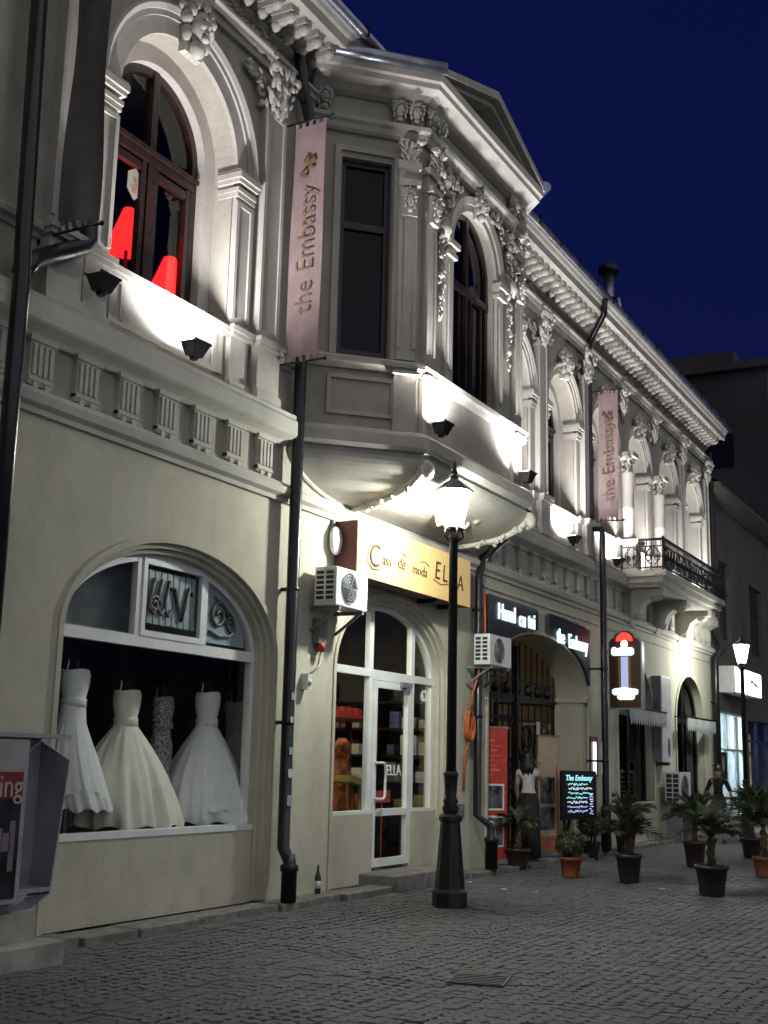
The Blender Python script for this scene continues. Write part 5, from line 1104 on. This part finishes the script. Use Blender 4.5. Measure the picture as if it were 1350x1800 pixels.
# roll-up banners, chalk board
def rollup(label, p0, p1, h, kind):
    a = Vector((*p0,0)); b_ = Vector((*p1,0)); d = (b_-a); L = d.length; d.normalize(); n = Vector((d.y,-d.x,0)); c = (a+b_)/2
    t_ = thing('rollup_banner', label, 'roll-up banner', c, math.atan2(d.y,d.x))
    lobj('base', MB().box(-L/2,L/2,-.09,.09,0,.07), GREY, t_)
    def panel(nm, s0, s1, z0, z1, m_, o_=0): return lobj(nm, MB().box(s0,s1,-.012-o_,-.004-o_,z0,z1), m_, t_)
    if kind == 'red':
        rd = mat('red_print', (.50,.045,.035), .6, 0, .15, 8); panel('sheet', -L/2+.02, L/2-.02, .07, h, rd)
        for z0, z1 in ((.25,.72),(.80,1.20)):
            panel('photo_border', -L/2+.08, L/2-.08, z0, z1, WHL, .004); panel('photo', -L/2+.11, L/2-.11, z0+.03, z1-.03, mat('photo_print', (.12,.11,.12), .5, 0, .9, 6), .008)
        q = random.Random(1)
        for k in range(9): panel('printed_line', -L/2+.12+q.random()*.06, L/2-.12-q.random()*.2, 1.32+.075*k, 1.34+.075*k+.015*(k%2), mat('orange_print', (.65,.16,.05), .6), .004)
    else:
        panel('sheet', -L/2+.02, L/2-.02, .07, h, mat('cream_orange_print', (.50,.40,.27), .6, 0, .15, 2)); panel('side_band', L/2-.07, L/2-.02, .07, h-.5, mat('orange_band', (.50,.13,.07), .6), .004)
        for z0, z1 in ((.42,.80),(.86,1.30)): panel('photo', -L/2+.08, L/2-.10, z0, z1, mat('photo_print', (.14,.13,.13), .5, 0, .9, 6), .004)
        panel('foot_band', -L/2+.02, L/2-.07, .07, .32, mat('orange_foot', (.45,.15,.07), .6), .004)
    lobj('top_bar', MB().box(-L/2,L/2,-.02,.02,h,h+.03), GREY, t_); lobj('pole', MB().tube([(0,.03,.05),(0,.03,h)], .012, 6), GREY, t_)
rollup('red roll-up banner with two photos left of the gate', (17.74,.16), (18.16,-.12), 2.05, 'red')
rollup('cream and orange roll-up banner right of the woman', (19.98,.10), (20.56,-.06), 1.98, 'cream')
cbx, cby = 20.6, -.42
ch = thing('chalk_board', 'lit black menu board with coloured handwriting on an easel', 'board', (cbx,cby,zg(cby)), R(-22))
lobj('frame', MB().box(-.44,.44,-.03,.03,.68,1.50), BLACK, ch); lobj('board_face', MB().box(-.38,.38,-.036,-.029,.74,1.44), mat('board_black', (.01,.012,.02), .3), ch)
for sx in (-1,1): lobj('leg', MB().bar((sx*.36,0,.70),(sx*.40,-.06,0),.04), WOOD, ch)
lobj('rear_leg', MB().bar((0,.03,1.2),(0,.42,0),.035), WOOD, ch)
inks = [emis('ink_cyan', (.35,.9,.9), .8), emis('ink_white', (.75,.85,.95), .8), emis('ink_violet', (.6,.5,1.0), .8), emis('ink_blue', (.4,.65,1.0), .8)]
me = text_mesh('The Embassy', .13, shear=.2, ext=.002, bold=.003); me.materials.append(inks[0]); o = lobj('handwriting', me, None, ch, (-.03,-.04,1.375), FRONT)
q = random.Random(12)
for r_ in range(7):     # illegible scribble lines, as in the photograph
    z = 1.27-.075*r_; pts = []; x = -.34+.06*q.random(); e_ = .33-.12*q.random() if r_ else .2
    if r_ > 2: e_ = min(e_, .2)
    while x < e_:
        pts.append((x,-.042,z+q.uniform(-.022,.026))); x += q.uniform(.010,.024)
    lobj('handwriting', MB().tube(pts, .0065, 4), inks[(r_+1) % 4 if r_ > 2 else r_ % 2], ch)
for k in range(9): lobj('handwriting', MB().tube([(.24+q.uniform(0,.10),-.042,.78+.04*k+q.uniform(-.01,.01)) for _ in range(5)], .007, 4), inks[2+k % 2], ch)
wl = thing('wall_light_box', 'slim lit white light box on a red board behind the chalk board', 'light box', (22.55,-.06,1.4)); obj('board', MB().box(22.40,22.80,-.05,-.003,1.30,2.05), mat('red_board', (.15,.02,.025), .5), wl); obj('tube_light', MB().box(22.52,22.58,-.09,-.05,1.35,1.95), emis('tube_white', (.75,.85,1.0), 3), wl)

# ------------------------------------------------------------------ people
SKIN = mat('skin', (.48,.28,.19), .6, 0, .06, 10)
def body(t_, joints, edges, root):
    me = bpy.data.meshes.new('body'); names = list(joints); me.from_pydata([joints[n][0] for n in names], [(names.index(a),names.index(b)) for a,b in edges], []); me.update()
    ob = bpy.data.objects.new('body', me); C.objects.link(ob)
    sk = ob.modifiers.new('skin','SKIN'); sk.use_smooth_shade = True
    for i, n in enumerate(names):
        r_ = joints[n][1]; r_ = r_ if isinstance(r_, tuple) else (r_,r_); me.skin_vertices[0].data[i].radius = r_; me.skin_vertices[0].data[i].use_root = (n == root)
    ss = ob.modifiers.new('sub','SUBSURF'); ss.levels = 2; ss.render_levels = 2
    dg = bpy.context.evaluated_depsgraph_get(); dg.update(); m2 = bpy.data.meshes.new_from_object(ob.evaluated_get(dg)); bpy.data.objects.remove(ob)
    m2.materials.clear(); m2.materials.append(SKIN); o = bpy.data.objects.new('body', m2); C.objects.link(o); o.parent = t_
    for p_ in m2.polygons: p_.use_smooth = True
    return o
def shell(nm, src, pred, off, m_, t_):
    bm = bmesh.new(); bm.from_mesh(src.data); bm.normal_update()
    dl = [f for f in bm.faces if not pred(f.calc_center_median())]; bmesh.ops.delete(bm, geom=dl, context='FACES'); bm.normal_update()
    seen = {}; isl = []
    for v in bm.verts:
        if v in seen: continue
        st_ = [v]; seen[v] = len(isl); grp = []
        while st_:
            c_ = st_.pop(); grp.append(c_)
            for e_ in c_.link_edges:
                o_ = e_.other_vert(c_)
                if o_ not in seen: seen[o_] = len(isl); st_.append(o_)
        isl.append(grp)
    big = max(isl, key=len)
    if nm != 'shoes': bmesh.ops.delete(bm, geom=[v for g_ in isl if g_ is not big for v in g_], context='VERTS')
    for v in bm.verts: v.co += v.normal*off
    me = bpy.data.meshes.new(nm); bm.to_mesh(me); bm.free(); me.materials.clear(); me.materials.append(m_)
    for p_ in me.polygons: p_.use_smooth = True
    o = bpy.data.objects.new(nm, me); C.objects.link(o); o.parent = t_; return o
def person(label, loc, rz, H, pose, top_m, low_m, hair_m, long_hair, low='trousers', sleeves=False):
    t_ = thing('person', label, 'person', loc, rz); k = H/1.70
    S = lambda x,y,z: (x*k,y*k,z*k)
    # local frame: faces +X, left is +Y
    J = {'pel':(S(0,0,.95),(.105*k,.145*k)),'waist':(S(.01,0,1.10),(.085*k,.115*k)),'chest':(S(.0,0,1.27),(.105*k,.145*k)),'upch':(S(-.01,0,1.38),(.085*k,.135*k)),'neck':(S(0,0,1.46),.048*k),'skull0':(S(.02,0,1.53),.062*k),'skull1':(S(.025,0,1.60),(.088*k,.074*k)),'skull2':(S(.015,0,1.66),(.07*k,.06*k))}
    E = [('pel','waist'),('waist','chest'),('chest','upch'),('upch','neck'),('neck','skull0'),('skull0','skull1'),('skull1','skull2')]
    for sd_, s_ in (('L',1),('R',-1)):
        ps_ = pose[sd_]
        J['hip'+sd_] = (S(0,s_*.085,.90),.095*k); J['knee'+sd_] = (S(*ps_['knee']),.058*k); J['calf'+sd_] = (S(*[a*.7+b*.3 for a,b in zip(ps_['knee'],ps_['ank'])]),.056*k); J['ank'+sd_] = (S(*ps_['ank']),.038*k); J['heel'+sd_] = (S(ps_['ank'][0]+.04,ps_['ank'][1],.035),.035*k); J['toe'+sd_] = (S(ps_['ank'][0]+.16,ps_['ank'][1]+s_*.02,.03),(.035*k,.026*k))
        J['sh'+sd_] = (S(-.01,s_*.165,1.38),.055*k); J['elb'+sd_] = (S(*ps_['elb']),.037*k); J['wr'+sd_] = (S(*ps_['wr']),.025*k)
        hd = Vector(ps_['hand']); wr = Vector(ps_['wr']); dr = (hd-wr).normalized(); J['palm'+sd_] = (S(*(wr+dr*.07)),(.016*k,.034*k))
        E += [('pel','hip'+sd_),('hip'+sd_,'knee'+sd_),('knee'+sd_,'calf'+sd_),('calf'+sd_,'ank'+sd_),('ank'+sd_,'heel'+sd_),('heel'+sd_,'toe'+sd_),('upch','sh'+sd_),('sh'+sd_,'elb'+sd_),('elb'+sd_,'wr'+sd_),('wr'+sd_,'palm'+sd_)]
    bo = body(t_, J, E, 'pel')
    # fingers: five short curled chains per hand, rooted in the palm; facial features
    b = MB()
    for sd_, s_ in (('L',1),('R',-1)):
        ps_ = pose[sd_]; wr = Vector(ps_['wr']); dr = (Vector(ps_['hand'])-wr).normalized(); side = dr.cross(Vector(ps_.get('up',(1,0,0)))).normalized(); nn = dr.cross(side).normalized()
        for f_ in range(4):
            b0 = wr+dr*.075+side*(-.027+.018*f_); ln = (.062,.072,.068,.052)[f_]; b.tube([Vector(S(*(b0))),Vector(S(*(b0+dr*ln*.5+nn*.008))),Vector(S(*(b0+dr*ln*.85+nn*.028)))], [.0085*k,.0078*k,.006*k], 6)
        b0 = wr+dr*.03-side*.025; b.tube([Vector(S(*b0)),Vector(S(*(b0+dr*.03-side*.025+nn*.01))),Vector(S(*(b0+dr*.055-side*.03+nn*.02)))], [.010*k,.009*k,.007*k], 6)
    hc = Vector((.105,0,1.585)); b.blob(S(.118,0,1.575),(.016*k,.012*k,.022*k)); b.blob(S(.100,0,1.535),(.012*k,.022*k,.007*k))
    for s_ in (-1,1): b.blob(S(.02,s_*.078,1.58),(.018*k,.008*k,.028*k))
    lob = lobj('fingers_and_face', b, SKIN, t_)
    e_ = MB()
    for s_ in (-1,1): e_.blob(S(.098,s_*.032,1.605),(.008*k,.013*k,.008*k))
    lobj('eyes', e_, mat('eye_dark', (.02,.015,.012), .3), t_)
    armf = lambda c: abs(c.y) > .19*k or c.x > .16*k
    shell('top', bo, lambda c:   .98*k < c.z < (1.45*k if sleeves else 1.41*k) and (not armf(c) or (sleeves and c.z > 1.15*k)), .010, top_m, t_)
    if low == 'skirt':
        lobj('skirt', MB().lathe([(.21*k,.03),(.20*k,.3*k),(.195*k,.65*k),(.18*k,.93*k),(.14*k,1.05*k)], 0, 0, 24), low_m, t_)
    else: shell(low, bo, lambda c: (.10*k if low == 'trousers' else .52*k) < c.z < 1.0*k and abs(c.y) < .215*k, .014, low_m, t_)
    shell('shoes', bo, lambda c: c.z < .075*k, .006, BLACK, t_)
    h = MB(); h.blob(S(-.012,0,1.625),(.105*k,.092*k,.105*k),None,16,10)
    if long_hair:
        h.blob(S(-.06,0,1.50),(.075*k,.095*k,.16*k),rotm(0,.12,0),14,9)
        for i in range(9): a = -1.3+2.6*i/8; h.tube([S(-.06-.03*math.cos(a),.085*math.sin(a),1.56),S(-.085-.03*math.cos(a),.095*math.sin(a),1.44),S(-.08-.025*math.cos(a),.085*math.sin(a),1.33+.02*(i%3))], [.03*k,.028*k,.010*k], 6)
    lobj('hair', h, hair_m, t_)
    return t_
WT = mat('white_cotton', (.60,.57,.55), .8, 0, .08, 12, .2, 40); BT = mat('black_cotton', (.012,.012,.015), .85, 0, .2, 10, .2, 40); HR = mat('dark_hair', (.010,.008,.008), .45, 0, .3, 40, .3, 90)
person('woman in a white sleeveless top and long black skirt raising her arm at the gate', (19.2,-.05,.0), R(8), 1.70, {'L':{'knee':(.03,.09,.50),'ank':(0,.10,.07),'elb':(.05,.22,1.13),'wr':(.12,.20,.92),'hand':(.14,.2,.82)}, 'R':{'knee':(.02,-.09,.50),'ank':(-.03,-.10,.07),'elb':(.24,-.19,1.24),'wr':(.19,-.13,1.46),'hand':(.13,-.10,1.58)}}, WT, BT, HR, True, 'skirt')
x_, y_ = 28.6, -.95
person('distant person in a dark top and grey shorts standing by the corner downpipe', (x_,y_,zg(y_)), R(190), 1.66, {'L':{'knee':(.06,.09,.50),'ank':(.05,.10,.07),'elb':(.0,.28,1.12),'wr':(.1,.30,.90),'hand':(.13,.31,.80)}, 'R':{'knee':(.0,-.09,.50),'ank':(-.10,-.10,.07),'elb':(-.02,-.28,1.12),'wr':(.08,-.30,.90),'hand':(.10,-.31,.80)}}, BT, mat('grey_shorts', (.08,.10,.11), .8), HR, False, 'shorts', True)

# ------------------------------------------------------------------ neighbours
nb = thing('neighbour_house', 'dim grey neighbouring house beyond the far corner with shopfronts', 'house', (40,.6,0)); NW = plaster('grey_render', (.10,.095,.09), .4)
mb = MB(); hol = [[(33.3,.05),(36.2,.05),(36.2,3.05),(33.3,3.05)],[(36.7,.05),(41.5,.05),(41.5,2.95),(36.7,2.95)],[(37.6,4.9),(39.4,4.9),(39.4,7.0),(37.6,7.0)],[(41.5,4.9),(43.3,4.9),(43.3,7.0),(41.5,7.0)],[(33.6,5.0),(35.0,5.0),(35.0,7.2),(33.6,7.2)]]
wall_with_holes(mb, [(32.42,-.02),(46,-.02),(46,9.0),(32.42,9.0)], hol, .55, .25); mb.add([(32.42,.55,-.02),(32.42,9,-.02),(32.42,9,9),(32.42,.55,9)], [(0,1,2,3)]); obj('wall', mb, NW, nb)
obj('cornice', MB().sweep(clos([(.05,8.7),(.2,8.8),(.4,9.0),(.4,9.1)]), [(32.42,.55),(46,.55)]), NW, nb); obj('roof', MB().add([(32.4,.15,9.12),(46,.15,9.12),(46,6,11.5),(32.4,6,11.5)], [(0,1,2,3)]), ROOF, nb)
for h_ in hol[2:]: obj('window', MB().prism(h_, .68, .70).box(h_[0][0],h_[1][0],.64,.70,h_[0][1]+1.3,h_[0][1]+1.38).box((h_[0][0]+h_[1][0])/2-.04,(h_[0][0]+h_[1][0])/2+.04,.63,.70,h_[0][1],h_[2][1]), mat('dark_blind', (.02,.02,.035), .5), nb)
fr = MB()
for x_ in (33.3,34.2,35.1,36.1): fr.box(x_,x_+.07,.60,.70,.05,3.05)
fr.box(33.3,36.2,.6,.7,2.98,3.05); fr.box(33.3,36.2,.6,.7,2.0,2.06); fr.box(33.3,36.2,.6,.7,.05,.3); obj('shopfront_frame', fr, WHITE, nb)
for a_, b_ in ((33.37,34.2),(34.27,35.1),(35.17,36.1)): obj('pane', MB().box(a_,b_,.655,.66,.3,2.98), GLASS, nb)
fr = MB()
for x_ in (36.7,38.2,39.8,41.4): fr.box(x_,x_+.07,.60,.70,.05,2.95)
fr.box(36.7,41.5,.6,.7,2.3,2.36); obj('shopfront_frame', fr, mat('blue_frame', (.05,.06,.16), .5), nb)
rm = MB(); room(rm, 33.0, 36.5, .72, 3, -.01, 3.4); obj('lit_shop_room', rm, mat('pale_shop_paint', (.55,.62,.66), .8), nb); rm = MB(); room(rm, 36.6, 42, .72, 2.4, -.01, 3.4); obj('second_shop_room', rm, mat('blue_shop_paint', (.18,.22,.32), .8), nb)
for x_, z_, s_ in ((34.6,1.92,.08),(34.6,1.22,.10)):
    pass
t_ = thing('shop_striplight', 'cool strip light inside the neighbouring shop', 'lamp', (34.7,1.6,3.2)); obj('diffuser', MB().box(34.0,35.4,1.5,1.7,3.25,3.29), emis('cool_strip', (.75,.9,1.0), 150), t_); obj('housing', MB().box(33.98,35.42,1.48,1.72,3.29,3.395), WHITE, t_)
t_ = thing('display_case', 'bright bluish display case in the far shop window at the right edge', 'display', (38.2,.9,0)); obj('frame', MB().box(37.0,37.06,.95,1.0,0,2.6).box(38.9,38.96,.95,1.0,0,2.6).box(37.0,38.96,.95,1.0,2.55,2.6).box(37.0,38.96,.95,1.0,2.0,2.05), mat('gold_frame', (.35,.25,.08), .4), t_)
q = random.Random(3)
for k in range(8): obj('lit_item', MB().box(37.1+.22*k,37.26+.22*k,1.02,1.06,2.1,2.25+q.random()*.25), emis('blue_item', (.35,.65,1.0), q.uniform(1.5,4)), t_)
for k in range(7): obj('lit_item', MB().box(38.6,38.8,.99,1.03,.4+.22*k,.55+.22*k), emis('pale_item', (.6,.8,1.0), q.uniform(.8,3)), t_)
ws = thing('white_sign', 'white glowing box sign over the neighbouring shop', 'sign', (35.2,.3,3.5)); obj('box', MB().box(33.25,36.6,.12,.55,3.52,4.22), WHITE, ws); obj('lit_face', MB().box(33.29,36.56,.10,.125,3.55,4.19), emis('lit_acrylic', (.92,1.0,.86), 5.0), ws)
b = MB()
for k in range(5): b.blob((35.2+.22*k,.095,3.92+.02*(k%2)-.03*k),(.12,.01,.07))
obj('green_logo', b, mat('green_logo_print', (.25,.33,.02), .5), ws)
pb = thing('shop_poster', 'framed dark poster with lit portrait hanging in the neighbouring shop window', 'poster', (34.4,.62,1.2)); obj('panel', MB().box(33.45,34.15,.60,.615,1.25,1.95), mat('poster_dark', (.03,.015,.015), .5), pb); obj('portrait', MB().blob((33.7,.597,1.65),(.16,.008,.22)), mat('portrait_tone', (.35,.26,.22), .6), pb); obj('hanger_clip', MB().box(33.75,33.85,.58,.61,1.95,2.03), WHITE, pb)
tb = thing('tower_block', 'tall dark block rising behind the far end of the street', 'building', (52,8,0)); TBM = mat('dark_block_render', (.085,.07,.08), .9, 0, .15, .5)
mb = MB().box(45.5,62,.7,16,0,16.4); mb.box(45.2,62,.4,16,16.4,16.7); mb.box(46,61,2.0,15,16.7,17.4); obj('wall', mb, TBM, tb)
for z in (5,8,11,14):
    for y_ in (2.0,4.6,7.2): obj('window', MB().box(45.42,45.51,y_,y_+1.1,z-1.3,z+.2), mat('block_window', (.01,.01,.016), .3), tb)
for t_ in (nb, ws, pb): t_.location.y -= .52
for n_ in ('shop_striplight','display_case'): bpy.data.objects[n_].location.y -= .52
